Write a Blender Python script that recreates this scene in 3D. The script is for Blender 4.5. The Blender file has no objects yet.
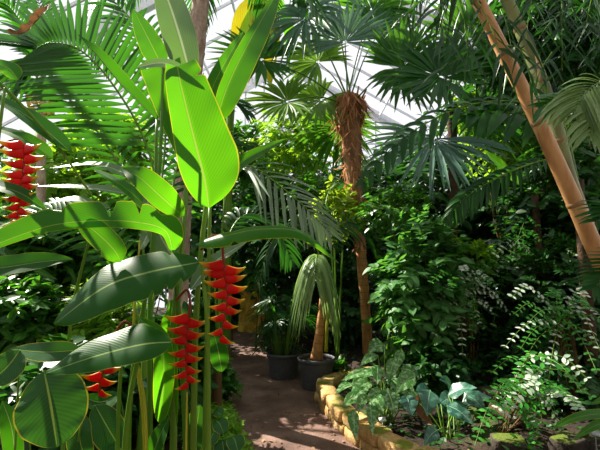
import bpy, math
import numpy as np

SC = bpy.context.scene
COL = SC.collection
RNG = np.random.default_rng(11)
F = 420.0                      # focal length in pixels of the 600x450 frame
HC = 1.65                      # eye height
PITCH = math.atan(40 / F)
CAM = np.array([0.0, 0.0, HC])
FW = np.array([0.0, math.cos(PITCH), math.sin(PITCH)])
UP = np.array([0.0, -math.sin(PITCH), math.cos(PITCH)])
RT = np.array([1.0, 0.0, 0.0])
ORG = {}


def A3(*v):
    return np.array(v, float)


def at(px, py, Y):
    """World point at distance Y ahead that shows at photo pixel (px, py)."""
    d = FW + RT * (px - 300) / F + UP * (225 - py) / F
    return CAM + d * (Y / d[1])


def pts(*l):
    return np.array([at(*p) for p in l])


def nrm(v):
    v = np.asarray(v, float)
    return v / np.maximum(np.linalg.norm(v, axis=-1, keepdims=True), 1e-9)


def face_dir(r, u, t):
    """direction given as right, up, towards the viewer's side of the garden"""
    return nrm(A3(r, -t, u))


def smooth_path(P, n):
    P = np.asarray(P, float)
    if len(P) == 2:
        t = np.linspace(0, 1, n)[:, None]
        return P[0] * (1 - t) + P[1] * t
    Q = np.vstack([2 * P[0] - P[1], P, 2 * P[-1] - P[-2]])
    out = []
    m = len(P) - 1
    for k in range(n):
        s = k / (n - 1) * m
        i = min(int(s), m - 1)
        t = s - i
        a, b, c, d = Q[i], Q[i + 1], Q[i + 2], Q[i + 3]
        out.append(.5 * (2 * b + (c - a) * t + (2 * a - 5 * b + 4 * c - d) * t * t + (3 * b - a - 3 * c + d) * t ** 3))
    return np.array(out)


class MB:
    """collects quads and builds them as one mesh object"""

    def __init__(self):
        self.V, self.Q, self.U, self.R, self.M = [], [], [], [], []
        self.n = 0

    def add(self, V, Q, U, r=0.5, mi=0):
        V = np.asarray(V, float).reshape(-1, 3)
        Q = np.asarray(Q, int).reshape(-1, 4)
        self.V.append(V)
        self.Q.append(Q + self.n)
        self.U.append(np.asarray(U, float).reshape(-1, 2))
        self.R.append(np.full(len(V), r) if np.isscalar(r) else np.asarray(r, float))
        self.M.append(np.full(len(Q), mi))
        self.n += len(V)

    def build(self, name, mats, parent=None, smooth=True):
        V = np.vstack(self.V); Q = np.vstack(self.Q); U = np.vstack(self.U)
        R = np.concatenate(self.R); MI = np.concatenate(self.M)
        o0 = ORG.get(parent.name, A3(0, 0, 0)) if parent is not None else A3(0, 0, 0)
        me = bpy.data.meshes.new(name)
        me.vertices.add(len(V)); me.vertices.foreach_set('co', (V - o0).astype(np.float32).ravel())
        me.loops.add(Q.size); me.loops.foreach_set('vertex_index', Q.astype(np.int32).ravel())
        me.polygons.add(len(Q))
        me.polygons.foreach_set('loop_start', np.arange(0, Q.size, 4, dtype=np.int32))
        me.polygons.foreach_set('material_index', MI.astype(np.int32))
        me.polygons.foreach_set('use_smooth', np.full(len(Q), smooth))
        uv = me.uv_layers.new(name='UVMap')
        uv.data.foreach_set('uv', U[Q.ravel()].astype(np.float32).ravel())
        at_ = me.attributes.new('rnd', 'FLOAT', 'POINT')
        at_.data.foreach_set('value', R.astype(np.float32))
        for m in (mats if isinstance(mats, (list, tuple)) else [mats]):
            me.materials.append(m)
        me.update(calc_edges=True); me.validate()
        ob = bpy.data.objects.new(name, me)
        COL.objects.link(ob)
        if parent is not None:
            ob.parent = parent
        ORG[ob.name] = o0
        return ob


def tag(o, label=None, cat=None, group=None, kind=None):
    for k, v in (('label', label), ('category', cat), ('group', group), ('kind', kind)):
        if v: o[k] = v
    return o


def thing(name, label, cat, loc, group=None):
    o = bpy.data.objects.new(name, None)
    COL.objects.link(o)
    o.location = tuple(float(x) for x in loc)
    o.empty_display_size = .1
    ORG[o.name] = np.asarray(loc, float)
    return tag(o, label, cat, group)


# ------------------------------------------------------------------ shapes
def gridq(nr, nc, off=0, wrap=False):
    q = []
    for i in range(nr - 1):
        for j in range(nc - 1 if not wrap else nc):
            a = off + i * nc + j
            b = off + i * nc + (j + 1) % nc
            q.append((a, b, b + nc, a + nc))
    return np.array(q)


def tube(mb, P, rad, k=8, r=.5, mi=0, cap=True, wob=0, vs=1.0):
    P = np.asarray(P, float); n = len(P)
    rad = np.interp(np.linspace(0, 1, n), np.linspace(0, 1, len(rad)), rad) if not np.isscalar(rad) else np.full(n, rad)
    T = nrm(np.gradient(P, axis=0))
    a = nrm(np.cross(T[0], A3(.31, .2, .93) if abs(T[0][2]) < .9 else A3(1, .1, 0)))
    rings = []
    if cap:
        P = np.vstack([P[:1], P, P[-1:]]); T = np.vstack([T[:1], T, T[-1:]]); rad = np.concatenate([[1e-4], rad, [1e-4]])
    ang = np.linspace(0, 2 * np.pi, k, endpoint=False)
    L = np.concatenate([[0], np.cumsum(np.linalg.norm(np.diff(P, axis=0), axis=1))])
    U = []
    for i in range(len(P)):
        a = nrm(a - T[i] * np.dot(a, T[i])); b = np.cross(T[i], a)
        w = rad[i] * (1 + wob * RNG.normal(size=k)) if wob else rad[i] * np.ones(k)
        rings.append(P[i] + (np.cos(ang) * w)[:, None] * a + (np.sin(ang) * w)[:, None] * b)
        U.append(np.stack([ang / (2 * np.pi), np.full(k, L[i] * vs)], 1))
    mb.add(np.vstack(rings), gridq(len(P), k, 0, True), np.vstack(U), r, mi)


PROF = {
    'ovate': lambda t: np.sin(np.pi * np.clip(t, 0, 1) ** .72) ** .8,
    'oval': lambda t: np.clip(np.sin(np.pi * np.clip(t, 0, 1) ** .9), 0, 1) ** .55,
    'lance': lambda t: np.sin(np.pi * np.clip(t, 0, 1) ** .62) ** 1.0,
    'paddle': lambda t: np.where(t < .3, np.clip(1 - (1 - t / .3) ** 2, 0, 1) ** .5, np.clip(1 - (np.clip(t - .3, 0, 1) / .7) ** 2.1, 0, 1) ** .85),
    'trunc': lambda t: np.clip(1 - (1 - np.clip(t / .32, 0, 1)) ** 2, 0, 1) ** .55 * (1 - .5 * np.clip((t - .32) / .68, 0, 1)),
    'obov': lambda t: .12 + .88 * np.clip(t / .95, 0, 1) ** 1.1,
    'broad': lambda t: np.where(t < .35, np.clip(1 - (1 - t / .35) ** 2, 0, 1) ** .45, np.clip(1 - (np.clip(t - .35, 0, 1) / .65) ** 3.0, 0, 1) ** .8),
    'heart': lambda t: np.where(t < .22, np.clip(1 - (1 - t / .22) ** 2, 0, 1) ** .5, np.clip(1 - (np.clip(t - .22, 0, 1) / .78) ** 1.6, 0, 1)),
    'strap': lambda t: np.clip(t / .12, .25, 1) * np.clip((1 - t) / .45, 0, 1) ** .7,
    'blade': lambda t: np.clip(.35 + t * 2.6, 0, 1) * np.clip((1.0 - t) / .6, 0, 1) ** .8,
}


def template(prof, wr, rows=5, cols=2, fold=.2, curve=.25):
    """leaf of length 1 along y; wr = width / length"""
    t = np.linspace(0, 1, rows)
    w = np.maximum(PROF[prof](t), .02) * wr / 2
    x = np.linspace(-1, 1, cols + 1)
    V, U = [], []
    for i in range(rows):
        for j in range(cols + 1):
            V.append((x[j] * w[i], t[i], fold * abs(x[j]) * w[i] - curve * t[i] ** 2 * .5 * 1.0))
            U.append(((x[j] + 1) / 2, t[i]))
    return np.array(V), gridq(rows, cols + 1), np.array(U)


def scatter(mb, T, pos, d, n, size, rnd=None, mi=0, wscale=None):
    V, Q, U = T
    pos = np.asarray(pos, float); N = len(pos)
    d = nrm(d); x = nrm(np.cross(d, n)); n2 = np.cross(x, d)
    size = np.broadcast_to(np.asarray(size, float), (N,))
    ws = np.ones(N) if wscale is None else wscale
    W = pos[:, None, :] + size[:, None, None] * ((V[None, :, 0, None] * ws[:, None, None]) * x[:, None, :] + V[None, :, 1, None] * d[:, None, :] + V[None, :, 2, None] * n2[:, None, :])
    QQ = (Q[None] + (np.arange(N) * len(V))[:, None, None]).reshape(-1, 4)
    rnd = RNG.random(N) if rnd is None else np.broadcast_to(np.asarray(rnd, float), (N,))
    mb.add(W.reshape(-1, 3), QQ, np.tile(U, (N, 1)), np.repeat(rnd, len(V)), mi)


def strip(mb, P, w, n, fold=.25, r=.5, mi=0):
    """long narrow leaf along the path P, folded on its middle"""
    P = np.asarray(P, float); k = len(P)
    T = nrm(np.gradient(P, axis=0))
    s = nrm(np.cross(T, n)); u = np.cross(s, T)
    w = np.asarray(w)[:, None]
    V = np.stack([P - s * w + u * w * fold, P, P + s * w + u * w * fold], 1).reshape(-1, 3)
    t = np.linspace(0, 1, k)
    U = np.stack([np.tile([0, .5, 1], k), np.repeat(t, 3)], 1)
    mb.add(V, gridq(k, 3), U, r, mi)


def blade(mb, mids, hw, n, fold=.15, arch=0.0, prof='paddle', nl=30, nw=10, wave=.02, notches=(), r=.5, mi=0, n2=None, seed=1, sweep=.25):
    """one big leaf: midrib through the points mids, half widths hw (metres) on its two sides, upper face towards n"""
    g = np.random.default_rng(seed)
    C = smooth_path(mids, nl + 1)
    t = np.linspace(0, 1, nl + 1)
    T = nrm(np.gradient(C, axis=0))
    N = np.tile(n, (nl + 1, 1)) if n2 is None else nrm(np.outer(1 - t, n) + np.outer(t, n2))
    S = nrm(np.cross(T, N)); Uu = np.cross(S, T)
    W = np.maximum(PROF[prof](t), .012)
    xs = np.linspace(-1, 1, nw + 1)
    ph = g.random(4) * 6.28
    V, U = [], []
    for j, x in enumerate(xs):
        h = hw[0] if x < 0 else hw[1]
        sc = np.ones(nl + 1)
        for (nt, side, dep, wid) in notches:
            if side * x > 0:
                sc = np.minimum(sc, 1 - dep * np.exp(-((t - nt) / wid) ** 2))
        a = abs(x)
        wv = wave * a * a * (np.sin(t * 17 + ph[0] + x) + .7 * np.sin(t * 31 + ph[1] - 2 * x))
        off = S * (x * h * W * sc)[:, None] + Uu * ((fold * a * h * W + arch * a * a * h * W) * sc + wv * h)[:, None]
        # lateral veins sweep to the tip
        off += T * (a * h * sweep * W * sc)[:, None] * np.clip((1 - t) * 4, 0, 1)[:, None]
        V.append(C + off); U.append(np.stack([np.full(nl + 1, (x + 1) / 2), t], 1))
    V = np.stack(V, 1).reshape(-1, 3); U = np.stack(U, 1).reshape(-1, 2)
    mb.add(V, gridq(nl + 1, nw + 1), U, r, mi)


def frond(mb, rach, nl, L, w, n, ang=55, droop=.35, start=.12, prof=None, r0=.5, rr=.012, kseg=7, up=.15, mi=0, mir=1, asym=(1, 1), n2=None, jit=.06):
    """pinnate palm frond along the points rach"""
    C = smooth_path(rach, 40)
    T = nrm(np.gradient(C, axis=0))
    tube(mb, C, [rr, rr * .75, rr * .25], 6, .5, mir)
    q = np.linspace(0, 1, kseg)
    wp = PROF['strap'](q)
    for i in range(nl):
        t = start + (1 - start) * (i + .5) / nl
        f = t * 39; k = min(int(f), 38); fr = f - k
        p = C[k] * (1 - fr) + C[k + 1] * fr; tt = nrm(T[k] * (1 - fr) + T[k + 1] * fr)
        nn = n if n2 is None else nrm(np.asarray(n) * (1 - t) + np.asarray(n2) * t)
        s = nrm(np.cross(tt, nn)); u = np.cross(s, tt)
        a = math.radians(ang) * (1 - .45 * t)
        lp = (math.sin(math.pi * (.12 + .83 * (t - start) / (1 - start))) ** .7) if prof is None else prof(t)
        for sd in (-1, 1):
            ln = L * lp * asym[0 if sd < 0 else 1] * (1 + RNG.normal() * jit)
            d = nrm(s * sd * math.sin(a) + tt * math.cos(a) + u * up + RNG.normal(size=3) * jit * .7)
            P = p + np.outer(q * ln, d)
            P[:, 2] -= droop * ln * q ** 2.2
            strip(mb, P, w * wp * (.75 + .25 * lp), nrm(u + .3 * s * sd + RNG.normal(size=3) * .15), .3, np.clip(r0 + RNG.normal() * .2, 0, 1), mi)


def fan(mb, hub, N, A, R, nseg=34, spread=150, droop=.3, cone=.2, r0=.5, mi=0, kseg=8, wfac=1.0, jit=.03):
    """fan palm leaf: blades radiating from hub, facing N, middle blade along A"""
    N = nrm(N); A = nrm(A - N * np.dot(A, N)); B = np.cross(N, A)
    q = np.linspace(0, 1, kseg)
    dth = math.radians(2 * spread) / nseg
    for k in range(nseg):
        th = math.radians(-spread + 2 * spread * (k + .5) / nseg)
        ln = R * (.82 + .18 * math.cos(th * .8)) * (1 + RNG.normal() * .04)
        d = nrm(math.cos(th) * A + math.sin(th) * B + N * cone + RNG.normal(size=3) * jit)
        P = hub + np.outer(.04 * R + q * ln, d)
        P[:, 2] -= droop * ln * np.clip(q - .35, 0, 1) ** 1.8 * (1 + RNG.normal() * .25)
        wf = R * math.tan(dth / 2) * wfac
        w = np.where(q < .5, np.maximum(q, .04) * wf * 1.1, wf * .55 * np.clip((1 - q) / .5, .03, 1) ** .8)
        strip(mb, P, w, nrm(N + RNG.normal(size=3) * .1), .45, np.clip(r0 + RNG.normal() * .15, 0, 1), mi)


def twig_foliage(fm, sm, C, rad, base, ntw, lpt, leaf, T, droop=.2, upn=.8, twr=.005, nstem=5, inner=.25, stemr=.012, tw_len=None, sizej=.25, zmin=None, rmean=.5):
    """a bush: stems from base, twigs through the ellipsoid, leaves along the twigs"""
    C = np.asarray(C, float); rad = np.asarray(rad, float)
    for k in range(nstem):
        v = nrm(RNG.normal(size=3)) * rad * RNG.uniform(.2, .75); v[2] = abs(v[2]) * .8 - .1 * rad[2]
        m = (base + C + v) / 2 + RNG.normal(size=3) * .06 * rad
        b = np.asarray(base, float) + RNG.normal(size=3) * A3(.12, .12, 0) * rad
        tube(sm, smooth_path([b, m, C + v], 9), [stemr, stemr * .8, stemr * .35], 6, RNG.random())
    D = nrm(RNG.normal(size=(ntw, 3)) + A3(0, 0, .15))
    p0 = C + D * rad * RNG.uniform(inner, .75, (ntw, 1)) + RNG.normal(size=(ntw, 3)) * .08 * rad
    tl = (np.mean(rad) * .55 if tw_len is None else tw_len) * RNG.uniform(.6, 1.2, ntw)
    dd = nrm(D + RNG.normal(size=(ntw, 3)) * .5 + A3(0, 0, .1))
    s = np.linspace(0.15, 1, lpt)
    pos = p0[:, None] + dd[:, None] * (tl[:, None] * s)[:, :, None]
    pos[:, :, 2] -= droop * tl[:, None] * s ** 2
    side = nrm(np.cross(dd, A3(0, 0, 1) + RNG.normal(size=(ntw, 3)) * .3))
    sg = np.where(np.arange(lpt) % 2 == 0, 1., -1.)
    ld = dd[:, None] * .55 + side[:, None] * sg[None, :, None] * .75 + RNG.normal(size=(ntw, lpt, 3)) * .22
    ld[:, :, 2] -= droop * 1.2
    ln = A3(0, 0, 1) * upn + D[:, None] * .45 + RNG.normal(size=(ntw, lpt, 3)) * .35
    pos, ld, ln = pos.reshape(-1, 3), ld.reshape(-1, 3), ln.reshape(-1, 3)
    rr = np.clip(np.repeat(RNG.normal(rmean, .22, ntw), lpt) + RNG.normal(0, .15, ntw * lpt), 0, 1)
    size = leaf * RNG.uniform(1 - sizej, 1 + sizej, len(pos))
    if zmin is not None:
        k = pos[:, 2] > zmin; pos, ld, ln, rr, size = pos[k], ld[k], ln[k], rr[k], size[k]
    scatter(fm, T, pos, ld, ln, size, rr)
    for i in range(ntw):
        e = p0[i] + dd[i] * tl[i]; e[2] -= droop * tl[i]
        b = (p0[i] * .6 + C * .4)
        if zmin is not None and min(e[2], b[2]) < zmin: continue
        tube(sm, [b, p0[i], e], [twr, twr * .8, twr * .3], 4, RNG.random(), cap=False)


# --------------------------------------------------------------- materials
def newmat(name):
    m = bpy.data.materials.new(name); m.use_nodes = True
    nt = m.node_tree; nt.nodes.clear()
    return m, nt, nt.nodes.new, nt.links.new


def srgb(r, g, b):
    f = lambda c: ((c / 255 + .055) / 1.055) ** 2.4 if c > 10 else c / 255 / 12.92
    return (f(r), f(g), f(b), 1)


def mathn(nt, op, a, b=None, clamp=False):
    n = nt.nodes.new('ShaderNodeMath'); n.operation = op; n.use_clamp = clamp
    for i, v in enumerate((a, b)):
        if v is None: continue
        if isinstance(v, (int, float)): n.inputs[i].default_value = v
        else: nt.links.new(v, n.inputs[i])
    return n.outputs[0]


def mixc(nt, f, a, b, mode='MIX'):
    n = nt.nodes.new('ShaderNodeMix'); n.data_type = 'RGBA'; n.blend_type = mode
    for i, v in ((0, f), (6, a), (7, b)):
        if isinstance(v, (int, float)): n.inputs[i].default_value = v
        elif isinstance(v, tuple): n.inputs[i].default_value = v
        else: nt.links.new(v, n.inputs[i])
    return n.outputs[2]


def noise(nt, scale, det=3, coord=None, rough=.55):
    n = nt.nodes.new('ShaderNodeTexNoise'); n.inputs['Scale'].default_value = scale
    n.inputs['Detail'].default_value = det; n.inputs['Roughness'].default_value = rough
    if coord is not None: nt.links.new(coord, n.inputs['Vector'])
    return n


def ramp(nt, fac, stops):
    n = nt.nodes.new('ShaderNodeValToRGB')
    e = n.color_ramp.elements
    while len(e) < len(stops): e.new(.5)
    for i, (p, c) in enumerate(stops):
        e[i].position = p; e[i].color = c
    nt.links.new(fac, n.inputs[0])
    return n.outputs[0]


def leafmat(name, c1, c2, tcol, tf=.35, rough=.4, spec=.5, veins=0, vein_str=.25, sweep=3.0, mid=None, midw=.03, edge=None, edgew=.03, blot=None, tipc=None, bump=.15, vcol=None):
    bump *= .4
    m, nt, N, L = newmat(name)
    rn = N('ShaderNodeAttribute'); rn.attribute_name = 'rnd'
    uv = N('ShaderNodeUVMap'); uv.uv_map = 'UVMap'
    sx = N('ShaderNodeSeparateXYZ'); L(uv.outputs[0], sx.inputs[0])
    u, v = sx.outputs[0], sx.outputs[1]
    col = mixc(nt, rn.outputs['Fac'], c1, c2)
    d = mathn(nt, 'ABSOLUTE', mathn(nt, 'SUBTRACT', u, .5))
    hgt = None
    tr = tcol
    tr = mixc(nt, mathn(nt, 'MULTIPLY', rn.outputs['Fac'], .45), tcol, c2)
    if blot:
        geo = N('ShaderNodeTexCoord')
        nz = noise(nt, blot[1], 4, geo.outputs['Object'])
        col = mixc(nt, ramp(nt, nz.outputs[0], [(.5, (0, 0, 0, 1)), (.62, (1, 1, 1, 1))]), col, blot[0])
    if veins:
        ph = mathn(nt, 'ADD', mathn(nt, 'MULTIPLY', v, veins), mathn(nt, 'MULTIPLY', d, -sweep * veins * .12))
        sn = mathn(nt, 'SINE', mathn(nt, 'MULTIPLY', ph, 6.2832))
        sn = mathn(nt, 'ADD', mathn(nt, 'MULTIPLY', sn, .5), .5)
        line = mathn(nt, 'POWER', sn, 2.0)
        col = mixc(nt, mathn(nt, 'MULTIPLY', line, vein_str), col, vcol or (c1[0] * .45, c1[1] * .45, c1[2] * .45, 1))
        tr = mixc(nt, mathn(nt, 'MULTIPLY', line, vein_str * .8), tr, (tcol[0] * .45, tcol[1] * .5, tcol[2] * .45, 1))
        hgt = sn
    if mid:
        f = mathn(nt, 'LESS_THAN', d, midw)
        col = mixc(nt, f, col, mid); tr = mixc(nt, f, tr, mid)
    if edge:
        f = mathn(nt, 'GREATER_THAN', d, .5 - edgew)
        col = mixc(nt, f, col, edge); tr = mixc(nt, f, tr, edge)
    if tipc:
        f = mathn(nt, 'MULTIPLY', mathn(nt, 'SUBTRACT', v, .55), 2.6, True)
        col = mixc(nt, f, col, tipc); tr = mixc(nt, f, tr, tipc)
    b = N('ShaderNodeBsdfPrincipled')
    L(col, b.inputs['Base Color']) if not isinstance(col, tuple) else None
    b.inputs['Roughness'].default_value = rough
    b.inputs['Specular IOR Level'].default_value = spec * .6
    if hgt is not None and bump:
        bp = N('ShaderNodeBump'); bp.inputs['Strength'].default_value = bump; bp.inputs['Distance'].default_value = .01
        L(hgt, bp.inputs['Height']); L(bp.outputs[0], b.inputs['Normal'])
    t = N('ShaderNodeBsdfTranslucent'); L(tr, t.inputs['Color'])
    mx = N('ShaderNodeMixShader'); mx.inputs[0].default_value = tf
    L(b.outputs[0], mx.inputs[1]); L(t.outputs[0], mx.inputs[2])
    o = N('ShaderNodeOutputMaterial'); L(mx.outputs[0], o.inputs[0])
    return m


def rough_mat(name, stops, scale=4, det=6, rough=.85, bump=.5, bdist=.02, scale2=None, moss=None, spec=.3, stretch=None, metal=0, rings=None):
    m, nt, N, L = newmat(name)
    tc = N('ShaderNodeTexCoord'); co = tc.outputs['Object']
    if stretch:
        mp = N('ShaderNodeMapping'); mp.inputs['Scale'].default_value = stretch; L(co, mp.inputs[0]); co = mp.outputs[0]
    n1 = noise(nt, scale, det, co)
    col = ramp(nt, n1.outputs[0], stops)
    h = n1.outputs[0]
    if scale2:
        n2 = noise(nt, scale2, 4, co)
        col = mixc(nt, .75, col, mixc(nt, n2.outputs[0], (.25, .25, .25, 1), (1.6, 1.6, 1.6, 1)), 'MULTIPLY')
        h = mathn(nt, 'ADD', h, mathn(nt, 'MULTIPLY', n2.outputs[0], .6))
    if rings:
        uv = N('ShaderNodeUVMap'); uv.uv_map = 'UVMap'
        sx = N('ShaderNodeSeparateXYZ'); L(uv.outputs[0], sx.inputs[0])
        s = mathn(nt, 'FRACT', mathn(nt, 'MULTIPLY', sx.outputs[1], rings[0]))
        col = mixc(nt, mathn(nt, 'LESS_THAN', s, rings[2]), col, rings[1])
    if moss:
        n3 = noise(nt, moss[1], 5, co)
        g = N('ShaderNodeNewGeometry'); sz = N('ShaderNodeSeparateXYZ'); L(g.outputs['Normal'], sz.inputs[0])
        f = mathn(nt, 'ADD', n3.outputs[0], mathn(nt, 'MULTIPLY', sz.outputs[2], moss[2]))
        col = mixc(nt, ramp(nt, f, [(moss[3], (0, 0, 0, 1)), (min(moss[3] + .12, 1), (1, 1, 1, 1))]), col, moss[0])
    b = N('ShaderNodeBsdfPrincipled'); L(col, b.inputs['Base Color'])
    b.inputs['Roughness'].default_value = rough; b.inputs['Specular IOR Level'].default_value = spec; b.inputs['Metallic'].default_value = metal
    bp = N('ShaderNodeBump'); bp.inputs['Strength'].default_value = bump; bp.inputs['Distance'].default_value = bdist
    L(h, bp.inputs['Height']); L(bp.outputs[0], b.inputs['Normal'])
    o = N('ShaderNodeOutputMaterial'); L(b.outputs[0], o.inputs[0])
    return m


def flat_mat(name, c, rough=.5, metal=0, spec=.5):
    return rough_mat(name, [(.35, tuple(x * .88 for x in c[:3]) + (1,)), (.65, c)], 12, 3, rough, .05, .003, None, None, spec, None, metal)
SKY, SUN, SUND, EXPO = .86, 13.0, (-.60, .42, .72), 0.42
# ------------------------------------------------------------ material set
S = srgb
M = {}
M['heli'] = leafmat('heliconia_leaf', S(30, 92, 22), S(46, 118, 28), S(116, 204, 16), .48, .4, .5, 40, .36, 3.2, S(150, 180, 70), .016, S(190, 200, 40), .018)
M['heli_dark'] = leafmat('heliconia_old_leaf', S(22, 76, 20), S(32, 92, 26), S(92, 175, 14), .34, .42, .28, 36, .35, 3.2, S(140, 170, 90), .018, S(150, 165, 60), .012)
M['heli_pale'] = leafmat('heliconia_waxy_glare_leaf', S(92, 124, 92), S(110, 142, 100), S(140, 190, 70), .3, .36, .6, 34, .4, 3.0, S(190, 205, 160), .03, S(170, 185, 110), .012)  # pale waxy leaf, with glare also lightened into the colour
M['calathea'] = leafmat('calathea_leaf', S(34, 84, 34), S(44, 96, 40), S(90, 160, 30), .25, .45, .4, 18, .5, 4.0, S(140, 165, 70), .016, S(170, 165, 50), .022)
M['stem'] = leafmat('green_stem', S(80, 126, 34), S(118, 154, 50), S(120, 170, 40), .15, .4, .5)
M['stem_yellow'] = leafmat('yellow_stem', S(150, 156, 40), S(190, 180, 56), S(180, 180, 50), .15, .45, .5)
M['stem_brown'] = leafmat('brown_stem', S(72, 56, 34), S(110, 84, 52), S(90, 70, 40), .02, .7, .3)
M['stem_red'] = leafmat('red_stem', S(120, 40, 30), S(150, 60, 40), S(150, 60, 40), .1, .4, .5)
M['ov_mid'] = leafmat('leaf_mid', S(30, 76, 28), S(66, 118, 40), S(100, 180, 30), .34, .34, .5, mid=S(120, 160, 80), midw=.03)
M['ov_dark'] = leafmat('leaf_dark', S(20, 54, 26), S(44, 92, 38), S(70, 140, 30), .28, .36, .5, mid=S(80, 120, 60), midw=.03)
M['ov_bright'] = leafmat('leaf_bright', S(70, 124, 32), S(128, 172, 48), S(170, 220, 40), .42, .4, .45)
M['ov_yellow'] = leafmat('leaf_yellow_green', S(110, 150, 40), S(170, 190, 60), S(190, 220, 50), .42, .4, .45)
M['ov_blue'] = leafmat('leaf_blue_green', S(40, 84, 60), S(78, 120, 84), S(90, 160, 60), .26, .3, .6, mid=S(120, 160, 110), midw=.04)
M['comp'] = leafmat('leaf_glossy_small', S(34, 104, 34), S(76, 150, 56), S(100, 196, 40), .3, .25, .7)
M['comp_glare'] = leafmat('leaf_glare_small', S(150, 175, 150), S(204, 214, 198), S(130, 180, 100), .25, .25, .7)  # sun glare on glossy leaflets put into the colour as white
M['fan'] = leafmat('fan_palm_leaf', S(22, 70, 26), S(52, 104, 40), S(104, 170, 30), .32, .4, .35)
M['fan_blue'] = leafmat('fan_palm_waxy_leaf', S(60, 98, 84), S(100, 132, 114), S(110, 160, 80), .24, .42, .4)
M['fan_light'] = leafmat('fan_palm_young_leaf', S(74, 120, 40), S(110, 150, 50), S(150, 200, 50), .4, .4, .5)
M['pin'] = leafmat('feather_palm_leaf', S(30, 84, 30), S(46, 104, 36), S(80, 160, 20), .3, .3, .8)
M['pin_grey'] = leafmat('feather_palm_dusty_leaf', S(84, 108, 82), S(120, 140, 108), S(120, 160, 80), .22, .36, .6)
M['pin_dark'] = leafmat('feather_palm_dark_leaf', S(16, 54, 22), S(40, 86, 36), S(70, 146, 28), .28, .38, .4)
M['pin_pale'] = leafmat('feather_palm_pale_leaf', S(92, 124, 72), S(140, 164, 106), S(150, 190, 90), .34, .36, .55)
M['bamboo_leaf'] = leafmat('bamboo_leaf', S(18, 50, 24), S(40, 82, 36), S(60, 130, 28), .26, .36, .5)
M['fern'] = leafmat('spikemoss', S(84, 140, 34), S(130, 180, 50), S(150, 210, 40), .35, .5, .4)
M['aglao'] = leafmat('aglaonema_leaf', S(40, 92, 38), S(72, 122, 56), S(110, 180, 50), .25, .34, .5, mid=S(140, 170, 110), midw=.03, blot=(S(150, 178, 132), 30))
M['allo'] = leafmat('homalomena_leaf', S(36, 82, 66), S(58, 104, 84), S(80, 150, 70), .2, .24, .7, 9, .3, 4.0, S(130, 165, 140), .02, blot=(S(90, 130, 112), 18))
M['dry'] = leafmat('dry_leaf', S(112, 78, 50), S(150, 112, 76), S(150, 100, 50), .25, .7, .3, 14, .4)
M['dry_pale'] = leafmat('dry_sheath', S(176, 150, 116), S(200, 178, 142), S(190, 150, 100), .2, .6, .3, 10, .3)
M['bract'] = leafmat('heliconia_bract', S(206, 10, 8), S(216, 22, 12), S(250, 30, 8), .28, .35, .4, tipc=S(206, 190, 30))
M['bract_gold'] = leafmat('heliconia_bract_gold', S(200, 14, 10), S(216, 26, 14), S(250, 40, 8), .28, .35, .4, tipc=S(220, 214, 40))
M['ov_soft'] = leafmat('leaf_soft_matte', S(40, 88, 42), S(84, 132, 70), S(110, 185, 50), .34, .5, .35, mid=S(120, 156, 100), midw=.03)
M['yellow'] = leafmat('banana_leaf_yellowing', S(170, 160, 30), S(120, 160, 30), S(220, 200, 20), .45, .45, .45, 30, .3, 3, S(170, 180, 70), .02)
M['fruit'] = flat_mat('palm_fruit', S(190, 170, 70), .45)
M['fibre'] = leafmat('trunk_fibre', S(140, 92, 62), S(216, 160, 118), S(210, 140, 84), .25, .85, .2)
M['bark'] = rough_mat('palm_bark', [(.3, S(120, 84, 62)), (.55, S(170, 128, 98)), (.75, S(204, 166, 134))], 9, 6, .9, .9, .02, 40, None, .2, (1, 1, .35))
M['bark_orange'] = rough_mat('slim_palm_bark', [(.3, S(130, 92, 52)), (.55, S(190, 138, 82)), (.75, S(212, 168, 112))], 8, 6, .8, .8, .015, 40, None, .3, (1, 1, .4), rings=(9, S(150, 106, 64), .12))
M['bark_grey'] = rough_mat('scarred_bark', [(.3, S(150, 122, 110)), (.55, S(196, 170, 156)), (.75, S(222, 204, 190))], 10, 6, .9, .9, .02, 44, None, .2, (1, 1, .5))
M['bark_dark'] = rough_mat('dark_bark', [(.3, S(46, 36, 28)), (.7, S(86, 66, 48))], 8, 6, .9, .9, .02, 36, None, .2)
M['bark_moss'] = rough_mat('mossy_bark', [(.3, S(150, 116, 46)), (.55, S(204, 166, 66)), (.8, S(190, 186, 76))], 6, 6, .95, 1.0, .03, 30, None, .2)
M['culm_tan'] = rough_mat('bamboo_culm_tan', [(.3, S(164, 114, 68)), (.55, S(198, 148, 96)), (.75, S(214, 168, 118))], 5, 4, .5, .15, .004, None, None, .45, (2, 2, .4))
M['culm_green'] = rough_mat('bamboo_culm_green', [(.3, S(96, 104, 58)), (.6, S(128, 132, 76)), (.8, S(148, 146, 92))], 5, 4, .5, .15, .004, None, None, .45, (2, 2, .4))
M['culm_node'] = flat_mat('bamboo_node', S(150, 112, 72), .6)
M['pot'] = rough_mat('black_plastic_pot', [(.3, S(66, 68, 74)), (.7, S(88, 90, 98))], 30, 4, .5, .1, .003)
M['soil'] = rough_mat('potting_soil', [(.3, S(34, 24, 18)), (.7, S(70, 52, 38))], 30, 6, .95, 1, .02, 90)
M['ground'] = rough_mat('bed_soil', [(.3, S(24, 18, 13)), (.5, S(42, 31, 22)), (.75, S(64, 49, 36))], 3, 8, .95, 1, .04, 40, (S(60, 84, 26), 1.3, .0, .56))
M['path'] = rough_mat('gravel_path', [(.3, S(82, 62, 54)), (.5, S(108, 84, 74)), (.72, S(140, 114, 102))], 2.2, 8, .95, .8, .015, 70)
M['stone'] = rough_mat('mossy_stone', [(.25, S(138, 106, 64)), (.5, S(184, 148, 92)), (.75, S(206, 178, 130))], 7, 7, .9, .9, .02, 45, (S(104, 112, 30), 5, .25, .72))
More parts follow.
